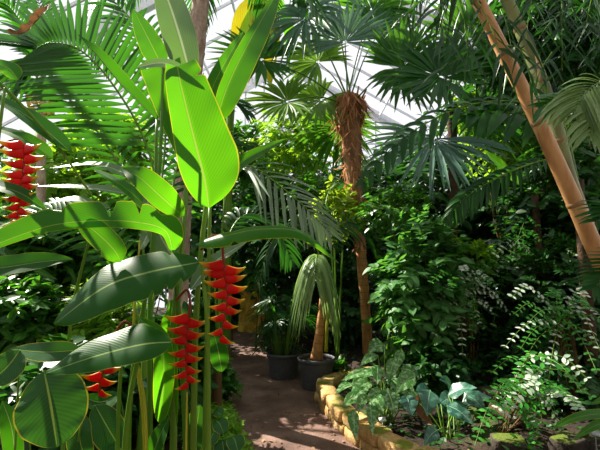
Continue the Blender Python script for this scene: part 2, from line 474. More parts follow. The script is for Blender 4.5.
M['rock'] = rough_mat('dark_rock', [(.25, S(32, 28, 24)), (.5, S(56, 48, 40)), (.75, S(76, 68, 58))], 6, 7, .9, 1, .03, 30, (S(78, 92, 24), 4, .3, .68))
M['steel'] = flat_mat('painted_steel', S(214, 214, 220), .5)
M['litter'] = leafmat('litter', S(84, 62, 44), S(150, 120, 84), S(120, 90, 50), .05, .8, .2)
M['plaster'] = rough_mat('plaster', [(.3, S(96, 92, 84)), (.7, S(128, 122, 112))], 3, 5, .9, .3, .01)
M['plate'] = flat_mat('label_plate', S(120, 124, 130), .5)
M['white_plate'] = flat_mat('label_white', S(226, 226, 224), .5)

_m, _nt, _N, _L = newmat('greenhouse_glass')
_t = _N('ShaderNodeBsdfTransparent'); _t.inputs[0].default_value = (.985, .985, .99, 1)
_g = _N('ShaderNodeBsdfGlossy'); _g.inputs['Roughness'].default_value = .05
_x = _N('ShaderNodeMixShader'); _x.inputs[0].default_value = .03
_o = _N('ShaderNodeOutputMaterial')
_L(_t.outputs[0], _x.inputs[1]); _L(_g.outputs[0], _x.inputs[2]); _L(_x.outputs[0], _o.inputs[0])
M['glass'] = _m

T_OV = template('ovate', .55, 6, 2, .22, .3)
T_OVB = template('oval', .62, 6, 2, .2, .3)
T_LAN = template('lance', .26, 6, 2, .25, .4)
T_SM = template('oval', .5, 4, 2, .15, .2)
T_TINY = template('oval', .45, 3, 2, .1, .1)

# ---------------------------------------------------------------- ground
WALL = A3(.95, 5.95, 0), A3(.55, 5.72, 0), A3(.34, 5.42, 0), A3(.32, 5.1, 0), A3(.42, 4.5, 0), A3(.66, 3.85, 0), A3(1.02, 3.35, 0), A3(1.6, 2.95, 0), A3(2.5, 2.6, 0)
WALL = smooth_path(np.array(WALL), 60)
PL = np.array([(-.05, -1), (-.1, .5), (-.25, 2), (-.47, 3.75), (-.74, 4.6), (-1.1, 5.6), (-1.42, 7), (-1.66, 8.7), (-1.8, 10.5), (-2.2, 13), (-2.6, 15.8)])
PR = np.array([(3.4, -1), (3.0, .5), (2.6, 2.45), (1.0, 3.25), (.62, 3.8), (.38, 4.5), (.28, 5.2), (.9, 5.85), (.2, 6.9), (-.7, 8.0), (-1.0, 10.5), (-1.3, 13), (-1.7, 15.8)])


def lx(y): return np.interp(y, PL[:, 1], PL[:, 0])
def rx(y): return np.interp(y, PR[:, 1], PR[:, 0])


def hgt(x, y):
    """height of the planted ground"""
    x = np.asarray(x, float); y = np.asarray(y, float)
    wx = np.interp(y, [-5, 2.4, 2.95, 3.35, 3.85, 4.5, 5.1, 5.5, 6.4, 8, 10.5, 15.8], [9, 3.2, 1.6, 1.02, .66, .42, .34, .45, .7, .0, -.7, -1.4])
    dr = np.clip((x - wx) / .12, 0, 1)
    dl = np.clip((lx(y) - x) / .3, 0, 1)
    bump = .03 * np.sin(x * 5.1 + y * 2) * np.sin(y * 4.3 + 1) + .02 * np.sin(x * 11 - y * 7)
    return dr * (.17 + bump + .12 * np.clip(x - wx - .5, 0, 3)) + dl * (.05 + np.abs(bump)) - .02 * (1 - dr) * (1 - dl)


mb = MB()
gx, gy = np.linspace(-9, 9, 181), np.linspace(-3, 16, 191)
X, Y = np.meshgrid(gx, gy)
mb.add(np.stack([X, Y, hgt(X, Y)], -1), gridq(len(gy), len(gx)), np.stack([X, Y], -1))
tag(mb.build('floor', M['ground']), kind='structure')
mb = MB()
yy = np.linspace(-1, 15.8, 120); uu = np.linspace(0, 1, 24)
X = lx(yy)[:, None] * (1 - uu) + rx(yy)[:, None] * uu
X[:, 0] -= .04 * np.sin(yy * 6); Yg = np.repeat(yy[:, None], 24, 1)
Z = .012 + .006 * np.sin(X * 9 + Yg * 3) * np.sin(Yg * 5)
mb.add(np.stack([X, Yg, Z], -1), gridq(120, 24), np.stack([X, Yg], -1))
tag(mb.build('path', M['path']), kind='structure')


def stone_block(mb, c, ax, sx, sy, sz, r):
    """rounded rough stone: a squashed superellipsoid"""
    nu, nv = 14, 9
    u = np.linspace(0, 2 * np.pi, nu, endpoint=False); v = np.linspace(-np.pi / 2, np.pi / 2, nv)
    e = .3
    sp = lambda a: np.sign(a) * np.abs(a) ** e
    Uu, Vv = np.meshgrid(u, v)
    cv = np.abs(np.cos(Vv)) ** e * (np.abs(Vv) < 1.57) + 1e-3; x = cv * sp(np.cos(Uu)); y = cv * sp(np.sin(Uu)); z = sp(np.sin(Vv))
    P = np.stack([x * sx / 2, y * sy / 2, z * sz / 2], -1).reshape(-1, 3)
    P *= 1 + .05 * np.sin(P @ (RNG.normal(size=(3, 1)) * 22) + RNG.random() * 6)
    ax = nrm(ax); bx = A3(-ax[1], ax[0], 0)
    W = c + P[:, :1] * ax + P[:, 1:2] * bx + P[:, 2:] * A3(0, 0, 1)
    mb.add(W, gridq(nv, nu, 0, True), np.stack([Uu, Vv], -1), r)


edge = thing('stone_edging', 'low curved edging of mossy yellow stones along the right side of the path', 'stone edging', (WALL[25][0], WALL[25][1], 0))
seg = np.linalg.norm(np.diff(WALL, axis=0), axis=1); cum = np.concatenate([[0], np.cumsum(seg)])
for course, (z0, hh) in enumerate(((0, .12), (.115, .12))):
    s = -.1 * course
    while s < cum[-1] - .1:
        ln = RNG.uniform(.26, .46)
        c = np.array([np.interp(s + ln / 2, cum, WALL[:, i]) for i in range(3)])
        a = np.array([np.interp(s + ln, cum, WALL[:, i]) - np.interp(s, cum, WALL[:, i]) for i in range(3)])
        mb = MB()
        stone_block(mb, c + A3(RNG.normal() * .012, RNG.normal() * .012, z0 + hh / 2), a + 1e-6, ln * .99, .2 + RNG.normal() * .015, hh * RNG.uniform(.95, 1.08), RNG.random())
        mb.build('stone', M['stone'], edge)
        s += ln

# ------------------------------------------------------- the glasshouse
YB, RX, RZ, SLOPE, EX = 15.9, -.6, 9.4, .577, 8.9


def quadm(name, P, mat, kind='structure'):
    m_ = MB(); m_.add(np.array(P), [(0, 1, 2, 3)], [(0, 0), (1, 0), (1, 1), (0, 1)])
    return tag(m_.build(name, mat, None, False), kind=kind)


def bar(mb, a, b, w, h, up=(0, 0, 1)):
    a, b = A3(*a), A3(*b); t = nrm(b - a)
    s = nrm(np.cross(t, A3(*up))) * w / 2; u = nrm(np.cross(s, t)) * h / 2
    c = [a - s - u, a + s - u, a + s + u, a - s + u, b - s - u, b + s - u, b + s + u, b - s + u]
    mb.add(np.array(c), [(0, 1, 5, 4), (1, 2, 6, 5), (2, 3, 7, 6), (3, 0, 4, 7), (0, 3, 2, 1), (4, 5, 6, 7)], np.zeros((8, 2)))


def rz(x): return RZ - SLOPE * abs(x - RX)


quadm('ceiling', [(RX, -3, RZ), (RX, YB, RZ), (EX, YB, rz(EX)), (EX, -3, rz(EX))], M['glass'])
quadm('ceiling_left', [(RX, -3, RZ), (-EX, -3, rz(-EX)), (-EX, YB, rz(-EX)), (RX, YB, RZ)], M['glass'])
for s, nm in ((-1, 'left'), (1, 'right')):
    quadm('window_2' if s < 0 else 'window_3', [(s * EX, -3, 2.2), (s * EX, YB, 2.2), (s * EX, YB, rz(s * EX)), (s * EX, -3, rz(s * EX))], M['glass'])
    m_ = MB(); bar(m_, (s * (EX + .1), -3, 1.1), (s * (EX + .1), YB, 1.1), .2, 2.2); tag(m_.build('wall_' + nm, M['plaster'], None, False), kind='structure')  # opaque lower wall added to keep out sky light from the side
m_ = MB(); m_.add(np.array([(-EX, -3, 0), (EX, -3, 0), (EX, -3, rz(EX)), (-EX, -3, rz(-EX)), (RX, -3, RZ), (RX + .01, -3, RZ)]), [(0, 1, 2, 3), (3, 2, 5, 4)], np.zeros((6, 2)))
tag(m_.build('wall_front_sky_block', M['plaster'], None, False), kind='structure')  # opaque wall out of view, added to block sky light behind the viewer
quadm('wall_back', [(-EX, YB, 0), (EX, YB, 0), (EX, YB, rz(EX)), (-EX, YB, rz(-EX))], M['glass'])
quadm('window_1', [(-EX, YB, rz(-EX)), (EX, YB, rz(EX)), (RX, YB, RZ), (RX - .01, YB, RZ)], M['glass'])
mb = MB()
for x in np.arange(-8.6, 8.7, .72):
    bar(mb, (x, YB - .05, 0), (x, YB - .05, rz(x)), .06, .08, (0, 1, 0))
for z in (1.1, 3.2, 4.9, 6.3):
    bar(mb, (-EX, YB - .06, z), (EX, YB - .06, z), .08, .07)
tag(mb.build('trim_1', M['steel'], None, False), kind='structure')
mb = MB()
for s in (-1, 1):
    bar(mb, (RX, YB - .2, RZ), (s * EX, YB - .2, rz(s * EX)), .28, .34, (0, 1, 0))
tag(mb.build('trim_2', M['steel'], None, False), kind='structure')
mb = MB()
for y in np.arange(-2.6, YB, 1.2):
    for s in (-1, 1):
        bar(mb, (RX, y, RZ - .04), (s * EX, y, rz(s * EX) - .04), .05, .07, (0, 0, 1))
for y in (3.5, 9.0):
    for s in (-1, 1):
        bar(mb, (RX, y, RZ - .18), (s * EX, y, rz(s * EX) - .18), .16, .3)
for x in (-7, -5, -3, -1.8, .6, 1.8, 3, 5, 7):
    bar(mb, (x, -3, rz(x) - .08), (x, YB, rz(x) - .08), .06, .07)
tag(mb.build('trim_3', M['steel'], None, False), kind='structure')
mb = MB()
for s in (-1, 1):
    for y in np.arange(-2.6, YB, 1.1):
        bar(mb, (s * (EX - .05), y, 0), (s * (EX - .05), y, rz(s * EX)), .06, .08, (0, 1, 0))
    bar(mb, (s * EX, -3, rz(s * EX)), (s * EX, YB, rz(s * EX)), .2, .2)
tag(mb.build('trim_4', M['steel'], None, False), kind='structure')

# ------------------------------------------------------------- heliconia
PX = lambda w, Y: w * Y / F


def big_leaf(root, mids, hw, n, mat='heli', name='leaf', label=None, n2=None, **kw):
    m_ = MB()
    Ym = np.mean([p[2] for p in mids])
    blade(m_, pts(*mids), (PX(hw[0], Ym), PX(hw[1], Ym)), face_dir(*n), n2=None if n2 is None else face_dir(*n2), seed=len(bpy.data.objects), r=RNG.random(), **kw)
    o = m_.build(name, M[mat], root)
    if label: o['label'] = label
    return o


def stalk(root, P, rad, mat='stem', name='stem', label=None, k=8, n=20):
    m_ = MB(); tube(m_, smooth_path(pts(*P), n), rad, k, RNG.random())
    o = m_.build(name, M[mat], root)
    if label: o['label'] = label
    return o


def bract_mesh(p, d, up, L, r):
    """boat-shaped bract: deep at the stalk, drawn out to a lifted pointed tip"""
    m_ = MB(); d = nrm(d); up = nrm(up - d * np.dot(up, d)); s = np.cross(d, up)
    nr, nc = 12, 10
    t = np.linspace(0, 1, nr); ang = np.linspace(0, 2 * np.pi, nc, endpoint=False)
    hgt_ = .27 * np.clip((t + .02) / .12, 0, 1) ** .5 * (1 - t) ** .72 + .006
    wid = .11 * np.clip((t + .02) / .15, 0, 1) ** .5 * (1 - t) ** .75 + .004
    V, U = [], []
    for i in range(nr):
        c = p + L * (d * t[i] + up * (.27 * t[i] ** 3 - .02 * math.sin(t[i] * 3.1)))
        for a in ang:
            z = math.sin(a); x = math.cos(a)
            z = z if z > 0 else z * 1.15
            V.append(c + L * (up * z * hgt_[i] + s * x * wid[i] * (1 - .35 * max(z, 0)))); U.append((.25 + .5 * (z + 1) / 2, max(t[i], .72 + .1 * (z - .6) / .4 if z > .75 else 0)))
    m_.add(np.array(V), gridq(nr, nc, 0, True), np.array(U), r)
    return m_


def flower(root, path, n, L, mat='bract', label=None, start=.18, first=1.0):
    """hanging flower spike: rachis with two ranks of bracts"""
    C = smooth_path(pts(*path), 60); T = nrm(np.gradient(C, axis=0))
    m_ = MB(); tube(m_, C, [.007, .006, .007, .006, .004], 7, .5)
    sp = m_.build('flower_spike', M['stem_red'], root)
    if label: sp['label'] = label
    for i in range(n):
        t = start + (1 - start) * i / (n - .6); k = int(min(t, .999) * 59)
        sd = 1 if i % 2 else -1
        sz = L * (first - .45 * i / n)
        down = T[k]
        d = A3(sd * .93, -.22 + .1 * RNG.normal(), -.1) + down * (.05 + .55 * (i / n) ** 3)
        bract_mesh(C[k], d, A3(0, 0, 1) + A3(sd * .2, 0, 0), sz * RNG.uniform(.95, 1.05), RNG.random()).build('bract', M[mat], sp)


HB = at(165, 225, 2.25)
heli = thing('heliconia_plant', 'tall heliconia clump with huge upright leaves and hanging red flowers beside the path', 'heliconia', (HB[0], 2.25, .05))
GY = 560
for P, rad, mt in (
        ([(203, GY, 2.15), (206, 400, 2.15), (210, 206, 2.15)], [.017, .014, .009], 'stem'),
        ([(172, GY, 2.3), (176, 330, 2.32), (188, 170, 2.5), (193, 84, 2.7)], [.02, .016, .009], 'stem'),
        ([(116, GY, 2.3), (119, 400, 2.3), (127, 325, 2.2)], [.013, .010, .007], 'stem'),
        ([(143, GY, 2.25), (144, 430, 2.25), (134, 330, 2.3), (140, 240, 2.4)], [.009, .008, .006], 'stem_yellow'),
        ([(187, GY, 2.2), (186, 430, 2.2), (179, 320, 2.15), (173, 250, 2.1)], [.02, .017, .008], 'stem'),
        ([(192, GY, 2.2), (196, 320, 2.2), (208, 190, 2.2), (216, 120, 2.2)], [.018, .014, .008], 'stem'),
        ([(130, GY, 2.35), (130, 400, 2.35), (152, 250, 2.3), (157, 118, 2.3)], [.016, .013, .008], 'stem'),
        ([(152, GY, 2.4), (150, 300, 2.4), (160, 160, 2.55), (163, 66, 2.7)], [.016, .012, .008], 'stem'),
        ([(160, GY, 2.25), (162, 430, 2.25), (175, 300, 2.25), (184, 216, 2.2)], [.016, .013, .007], 'stem'),
        ([(210, GY, 2.1), (208, 430, 2.1), (207, 320, 2.0), (201, 262, 2.0)], [.017, .013, .007], 'stem'),
        ([(124, GY, 2.1), (126, 430, 2.1), (145, 340, 2.0), (172, 342, 1.92)], [.015, .011, .007], 'stem'),
        ([(147, GY, 2.1), (146, 420, 2.1), (136, 350, 2.15)], [.007, .006, .005], 'stem_yellow'),
        ([(184, GY, 2.05), (186, 450, 2.05), (187, 392, 2.06)], [.006, .005, .004], 'stem_yellow')):
    stalk(heli, P, rad, mt)
L1n = dict(nl=40, nw=14)
big_leaf(heli, [(209, 208, 2.12), (204, 178, 2.1), (193, 135, 2.08), (182, 90, 2.08), (177, 66, 2.1)], (22, 38), (.2, .1, .95), fold=.4, notches=[(.8, 1, .3, .02)], prof='trunc', **L1n)
big_leaf(heli, [(204, 207, 2.5), (192, 165, 2.6), (174, 110, 2.66), (164, 64, 2.7)], (26, 20), (-.15, .05, .95), fold=.1, prof='obov', **L1n)
big_leaf(heli, [(188, 72, 2.14), (163, 63, 2.12), (137, 67, 2.1)], (7, 6), (.1, .3, .9), 'heli_pale', name='curled_tip', prof='broad', label='pale curled leaf tip')
big_leaf(heli, [(216, 122, 2.2), (228, 85, 2.2), (250, 40, 2.25), (279, -10, 2.4)], (8, 19), (-.1, -.1, .95), fold=.15, prof='broad')
big_leaf(heli, [(205, 104, 2.5), (222, 68, 2.5), (244, 31, 2.6)], (8, 10), (.1, .1, .95))
big_leaf(heli, [(193, 86, 2.7), (181, 40, 2.68), (168, 0, 2.72), (152, -38, 2.8)], (17, 19), (-.3, .45, .8), 'heli_pale', fold=.3)
big_leaf(heli, [(163, 68, 2.7), (150, 42, 2.72), (133, 9, 2.78)], (13, 12), (.2, .1, .95))
big_leaf(heli, [(157, 120, 2.3), (125, 88, 2.25), (100, 58, 2.2), (77, 34, 2.2)], (9, 11), (.5, .6, .5), 'heli_dark', fold=.5)
big_leaf(heli, [(184, 217, 2.2), (160, 196, 2.15), (140, 178, 2.15), (121, 167, 2.2)], (12, 15), (.1, .25, .95))
big_leaf(heli, [(173, 252, 2.1), (164, 230, 2.05), (133, 222, 2.0), (93, 221, 2.0), (50, 226, 2.0), (0, 243, 1.95), (-35, 258, 1.9)], (7, 22), (0, .2, .95), fold=-.05, prof='broad', notches=[(.43, 1, .85, .018), (.3, 1, .6, .012), (.62, 1, .4, .02), (.2, 1, .35, .03)], nl=60)
big_leaf(heli, [(78, 218, 2.02), (98, 234, 2.0), (114, 250, 1.98), (121, 262, 1.98)], (13, 12), (0, .1, .95), prof='broad', name='torn_leaf_flap', notches=[(.5, 1, .3, .02)])
big_leaf(heli, [(200, 262, 2.0), (150, 272, 1.95), (105, 287, 1.9), (54, 324, 1.9)], (30, 32), (-.1, .62, .75), 'heli_dark', fold=.05, arch=-.2, prof='broad', notches=[(.12, -1, .45, .015), (.2, -1, .35, .015), (.3, -1, .3, .012), (.16, 1, .3, .015)], nl=44)
big_leaf(heli, [(172, 342, 1.9), (140, 345, 1.85), (90, 358, 1.85), (44, 374, 1.85)], (18, 28), (-.05, .65, .7), 'heli_dark', fold=.08, arch=-.2)
big_leaf(heli, [(196, 244, 1.95), (225, 236, 1.9), (262, 229, 1.85), (302, 233, 1.85), (339, 263, 1.85)], (8, 11), (0, .55, .8), fold=-.1, arch=-.3, n2=(.4, .6, .6), notches=[(.3, 1, .4, .02)])
big_leaf(heli, [(190, 290, 2.15), (212, 264, 2.15), (248, 241, 2.2)], (10, 8), (-.2, .6, .7), 'heli_pale')
big_leaf(heli, [(222, 182, 2.4), (245, 160, 2.4), (288, 138, 2.45)], (8, 8), (.1, .5, .8))
big_leaf(heli, [(176, 262, 2.5), (160, 235, 2.5), (146, 203, 2.55)], (12, 12), (.2, .3, .9), 'heli_pale')
big_leaf(heli, [(160, 424, 2.2), (164, 370, 2.15), (159, 338, 2.15), (138, 317, 2.25)], (9, 11), (.1, .2, .95), fold=.5)
big_leaf(heli, [(151, 462, 2.1), (158, 440, 2.1), (169, 417, 2.15)], (9, 8), (-.1, .4, .8), 'heli_dark')
big_leaf(heli, [(172, 300, 2.3), (170, 380, 2.3), (176, 430, 2.3)], (9, 9), (0, .2, .95), name='leaf_sheath', prof='strap', fold=.5)
flower(heli, [(201, 250, 2.05), (212, 236, 2.03), (221, 240, 2.0), (224, 268, 2.0), (227, 300, 2.0), (220, 341, 2.0)], 14, .115, label='red hanging flower spike under the arching leaf', start=.58)
flower(heli, [(176, 300, 2.1), (187, 290, 2.08), (190, 305, 2.05), (187, 330, 2.05), (186, 360, 2.05), (188, 386, 2.05)], 13, .108, label='red hanging flower spike left of the tallest spike', start=.52)
flower(heli, [(136, 330, 2.1), (124, 322, 2.1), (112, 340, 2.1), (106, 362, 2.1), (101, 380, 2.1), (99, 394, 2.1)], 6, .105, label='short red flower spike under the dark leaf', start=.6)
big_leaf(heli, [(222, 372, 2.3), (218, 350, 2.3), (213, 330, 2.3)], (9, 9), (.2, .3, .9), 'heli_dark')

HB2 = at(-30, 225, 2.6)
heli2 = thing('heliconia_plant', 'heliconia at the left edge with one red flower above drooping leaves', 'heliconia', (HB2[0], 2.6, .05))
for P, rad in (([(-40, 520, 2.6), (-36, 300, 2.6), (-10, 190, 2.4), (5, 88, 2.4)], [.02, .015, .008]),
               ([(98, 205, 2.65), (62, 152, 2.6), (28, 112, 2.5), (-6, 78, 2.4)], [.006, .009, .012]),
               ([(-60, 520, 2.6), (-70, 300, 2.5), (-62, 275, 2.4)], [.02, .014, .008]),
               ([(60, 520, 2.9), (70, 330, 2.9), (98, 205, 2.65)], [.016, .012, .008]),
               ([(-60, 520, 2.6), (-66, 250, 2.5), (-35, 180, 2.25)], [.02, .014, .008])):
    stalk(heli2, P, rad)
big_leaf(heli2, [(70, 151, 2.6), (30, 118, 2.6), (-22, 88, 2.6)], (15, 13), (.3, .75, .5), 'heli_dark', fold=.2)
big_leaf(heli2, [(52, 158, 2.5), (25, 139, 2.5), (-15, 124, 2.5)], (9, 10), (.2, .7, .6), 'heli')
big_leaf(heli2, [(-35, 180, 2.2), (15, 191, 2.2), (48, 211, 2.25)], (9, 9), (.2, .7, .6), 'heli_dark')
big_leaf(heli2, [(-62, 275, 2.4), (0, 268, 2.4), (40, 262, 2.4), (73, 259, 2.4)], (13, 11), (0, .5, .85), 'heli_dark')
big_leaf(heli2, [(18, 80, 2.4), (8, 68, 2.4), (-14, 60, 2.4)], (9, 9), (.2, .4, .8), 'heli')
flower(heli2, [(-2, 150, 2.3), (12, 140, 2.28), (24, 146, 2.25), (23, 175, 2.25), (20, 200, 2.25), (16, 224, 2.25)], 19, .125, 'bract_gold', label='red and yellow hanging flower spike', start=.4)
for k, (P, hw) in enumerate((([(140, 196, 3.2), (90, 188, 3.2), (36, 186, 3.3)], (6, 8)), ([(160, 222, 3.0), (128, 190, 3.0), (92, 168, 3.1)], (8, 9)), ([(150, 185, 3.3), (100, 165, 3.4), (50, 168, 3.5)], (9, 8)), ([(60, 215, 3.0), (20, 222, 3.0), (-20, 235, 3.0)], (8, 8)), ([(140, 250, 2.9), (150, 225, 2.9), (146, 190, 3.0)], (9, 9)),
                             ([(120, 230, 3.4), (80, 220, 3.4), (30, 232, 3.4)], (10, 9)), ([(110, 208, 3.1), (70, 200, 3.1), (40, 206, 3.2)], (8, 8)), ([(150, 290, 3.2), (120, 300, 3.1), (80, 296, 3.1)], (8, 9)))):
    big_leaf(heli2, P, hw, (.1, .8, .5), 'heli_pale' if k % 2 == 0 else 'heli')

cb = at(20, 225, 2.2)
cal = thing('calathea_plant', 'low plant with broad oval ribbed leaves at the lower left corner', 'calathea', (cb[0], 2.2, .05))
big_leaf(cal, [(44, 371, 2.0), (49, 395, 1.95), (53, 420, 1.92), (57, 447, 1.9)], (35, 33), (.1, .3, .95), 'calathea', prof='oval', fold=.06, sweep=.08, nl=36, nw=14)
big_leaf(cal, [(80, 350, 2.3), (45, 352, 2.3), (10, 349, 2.4)], (10, 10), (0, .45, .9), 'calathea')
big_leaf(cal, [(20, 350, 2.2), (8, 366, 2.15), (-12, 384, 2.1)], (17, 17), (.2, .5, .8), 'calathea', prof='oval')
big_leaf(cal, [(95, 405, 2.6), (108, 428, 2.55), (126, 458, 2.5)], (16, 16), (0, .4, .9), 'calathea', prof='oval')
big_leaf(cal, [(120, 395, 2.7), (100, 402, 2.65), (82, 396, 2.65)], (9, 9), (0, .6, .7), 'heli_dark')
big_leaf(cal, [(90, 470, 2.3), (80, 440, 2.3), (84, 415, 2.35)], (12, 12), (0, .4, .9), 'calathea', prof='oval')
big_leaf(cal, [(16, 470, 2.3), (12, 430, 2.3), (2, 400, 2.35)], (10, 10), (0, .4, .9), 'heli_dark')
big_leaf(cal, [(190, 460, 2.6), (196, 430, 2.6), (200, 405, 2.6)], (11, 11), (.1, .4, .9), 'calathea', prof='oval')
for P in ([(40, 560, 2.2), (30, 450, 2.15), (43, 371, 2.0)], [(50, 560, 2.3), (80, 430, 2.3), (80, 350, 2.3)], [(10, 560, 2.25), (16, 430, 2.25), (20, 350, 2.2)],
          [(80, 540, 2.6), (90, 450, 2.6), (95, 405, 2.6)], [(130, 540, 2.7), (128, 450, 2.7), (120, 395, 2.7)], [(100, 560, 2.3), (90, 470, 2.3)], [(190, 540, 2.6), (190, 460, 2.6)], [(20, 560, 2.3), (16, 470, 2.3)]):
    stalk(cal, P, [.006, .005, .004], k=6)
# ----------------------------------------------------------------- palms
def trunk(root, P, rad, mat, name='trunk', n=30, k=14, wob=.03):
    m_ = MB(); tube(m_, smooth_path(P, n), rad, k, .5, 0, True, wob)
    return m_.build(name, M[mat], root)


# main fan palm
pb = at(368, 350, 7.0); pb[2] = hgt(pb[0], pb[1])
fp = thing('fan_palm', 'tall fan palm with shaggy brown trunk beyond the potted palm', 'palm tree', pb)
PT = np.array([pb, at(366, 320, 7.0), at(361, 250, 7.0), at(353, 170, 7.0), at(350, 110, 7.0), at(349, 95, 7.0)])
trunk(fp, PT[:3] + 0, [.085, .08, .085], 'bark_orange')
trunk(fp, PT[2:], [.09, .1, .12, .15, .17, .2, .17, .12, .04], 'bark', 'shaggy_trunk', 40, 16, .06)
CT = smooth_path(PT[2:], 60)
m_ = MB()
for i in range(620):
    t = RNG.random() ** .75; c = CT[int(t * 59)]
    a = RNG.uniform(0, 6.283); rr_ = np.interp(t, [0, .5, .85, 1], [.09, .15, .23, .18])
    o_ = A3(math.cos(a), math.sin(a), 0); ln = RNG.uniform(.12, .4) * (.5 + t)
    p = c + o_ * rr_ * RNG.uniform(.85, 1.02)
    d = nrm(A3(0, 0, -1) + o_ * RNG.uniform(-.05, .75) + RNG.normal(size=3) * .3)
    q = np.linspace(0, 1, 5)
    strip(m_, p + np.outer(q * ln, d) + np.outer(q ** 2, RNG.normal(size=3) * .05), .02 * RNG.uniform(.4, 1.3) * (1.1 - q), o_, .2, RNG.random())
m_.build('fibre', M['fibre'], fp)
crown = at(349, 104, 7.0)
for i in range(16):
    a = i * 2.4; o_ = A3(math.cos(a), math.sin(a), 0); s_ = at(350, 108 + (i % 5) * 7, 7.0) + o_ * .1
    m_ = MB(); tube(m_, smooth_path([s_, s_ + o_ * .1 + A3(0, 0, .1), s_ + o_ * RNG.uniform(.14, .22) + A3(0, 0, RNG.uniform(.16, .3))], 7), [.035, .022, .012], 7, RNG.random()); m_.build('petiole_stub', M['fibre'], fp)


def fan_leaf(root, base, hub, N, A, R, mat='fan', pr=.014, sag=.12, **kw):
    base, hub = np.asarray(base), np.asarray(hub)
    m_ = MB(); fan(m_, hub, face_dir(*N), face_dir(*A), R, **kw)
    lf = m_.build('fan_leaf', M[mat], root)
    mid = (base + hub) / 2 + A3(0, 0, sag)
    m_ = MB(); tube(m_, smooth_path([base, mid, hub], 14), [pr * 1.3, pr * .8, pr * .6], 6, RNG.random())
    m_.build('petiole', M['stem'], lf)
    return lf


for (hx, hy, hY, N, A, Rpx, mt, kw) in (
        (345, 42, 6.6, (0, .35, .9), (0, 1, .1), 52, 'fan_blue', dict(droop=.12, spread=130)),
        (306, 18, 6.7, (-.4, .4, .8), (-.5, -.6, .2), 52, 'fan_blue', dict(droop=.7)),
        (262, 60, 6.5, (.1, .5, .85), (-.9, .2, .2), 52, 'fan', dict(droop=.12, spread=165)),
        (288, 102, 6.6, (-.1, .6, .8), (-.9, -.1, .2), 46, 'fan_light', dict(droop=.2)),
        (402, 67, 5.9, (.0, .15, .95), (.9, .2, .1), 56, 'fan', dict(droop=.1, spread=170, nseg=40)),
        (378, 34, 7.2, (.3, .3, .9), (.6, .8, .1), 44, 'fan', dict(droop=.2)),
        (322, 100, 7.2, (-.2, .5, .8), (-.7, -.5, 0), 42, 'fan_light', dict(droop=.5)),
        (372, 10, 7.4, (.1, -.3, .8), (.2, 1, -.3), 50, 'fan', dict(droop=.25)),
        (318, 62, 7.5, (-.2, .2, .8), (-.6, .7, -.3), 40, 'fan_light', dict(droop=.3)),
        (340, 128, 7.6, (0, .5, -.5), (-.2, -.3, -.9), 44, 'fan', dict(droop=.6)),
        (330, -8, 7.0, (0, .2, .9), (-.3, .9, 0), 50, 'fan_blue', dict(droop=.3))):
    fan_leaf(fp, crown + RNG.normal(size=3) * .04, at(hx, hy, hY), N, A, PX(Rpx * 1.1, hY), mt, r0=.5, wfac=1.3, **kw)

# second fan palm, right of the first
b2 = at(448, 300, 5.9); b2[2] = hgt(b2[0], b2[1])
fp2 = thing('fan_palm', 'fan palm with drooping leaves above the leafy shrubs on the right', 'palm tree', b2)
c2 = at(452, 105, 5.9)
trunk(fp2, np.array([b2, (b2 + c2) / 2 + A3(.03, 0, 0), c2]), [.07, .06, .07], 'bark_dark')
for (hx, hy, hY, N, A, Rpx, mt, kw) in (
        (441, 78, 5.6, (-.1, .4, .9), (-.5, .6, .2), 60, 'fan', dict(droop=.15, spread=165)),
        (434, 138, 5.3, (-.1, .5, .85), (-.3, -.9, .25), 74, 'fan_blue', dict(droop=.25, spread=95)),
        (470, 40, 5.9, (.1, .2, .9), (.2, .9, .2), 62, 'fan', dict(droop=.2, spread=150)),
        (478, 118, 6.0, (.2, .5, .8), (.7, -.5, .2), 54, 'fan', dict(droop=.4))):
    fan_leaf(fp2, c2 + RNG.normal(size=3) * .04, at(hx, hy, hY), N, A, PX(Rpx * 1.05, hY), mt, r0=.3, wfac=1.25, **kw)

# tall feather palm with a scarred grey trunk
b3 = at(176, 300, 5.2); b3[2] = hgt(b3[0], b3[1])
tp = thing('feather_palm', 'tall palm with grey scarred trunk behind the heliconia leaves', 'palm tree', b3)
trunk(tp, np.array([b3, at(183, 200, 5.2), at(192, 90, 5.1), at(199, 20, 5.0), at(206, -60, 5.0)]), [.12, .11, .105, .105, .1], 'bark_grey', k=14)
c3 = at(206, -62, 5.0)
m_ = MB()
CT3 = smooth_path(np.array([at(183, 200, 5.2), at(192, 90, 5.1), at(199, 20, 5.0), at(206, -60, 5.0)]), 60)
for i in range(150):
    t = (i + .5) / 150; c = CT3[int(t * 59)]; a = i * 2.399
    o_ = A3(math.cos(a), math.sin(a), 0); q = np.linspace(0, 1, 4)
    d = nrm(A3(0, 0, 1) + o_ * .25 + RNG.normal(size=3) * .06)
    strip(m_, c + o_ * .1 + np.outer(q * RNG.uniform(.1, .16), d), .03 * (1.1 - q * .6), o_, -.3, RNG.random())
m_.build('leaf_base_scars', M['bark_grey'], tp)
for k, (P, L) in enumerate((([(230, -60, 4.9), (262, -45, 4.8), (300, -15, 4.7), (322, 20, 4.6)], .5), ([(190, -60, 5.0), (150, -50, 5.0), (110, -15, 5.0), (88, 30, 5.0)], .5))):
    m_ = MB(); frond(m_, np.vstack([c3, pts(*P)]), 30, L, .02, face_dir(0, 1, .2), 55, .5, .1, r0=.4)
    m_.build('frond', [M['pin_dark'], M['stem']], tp)

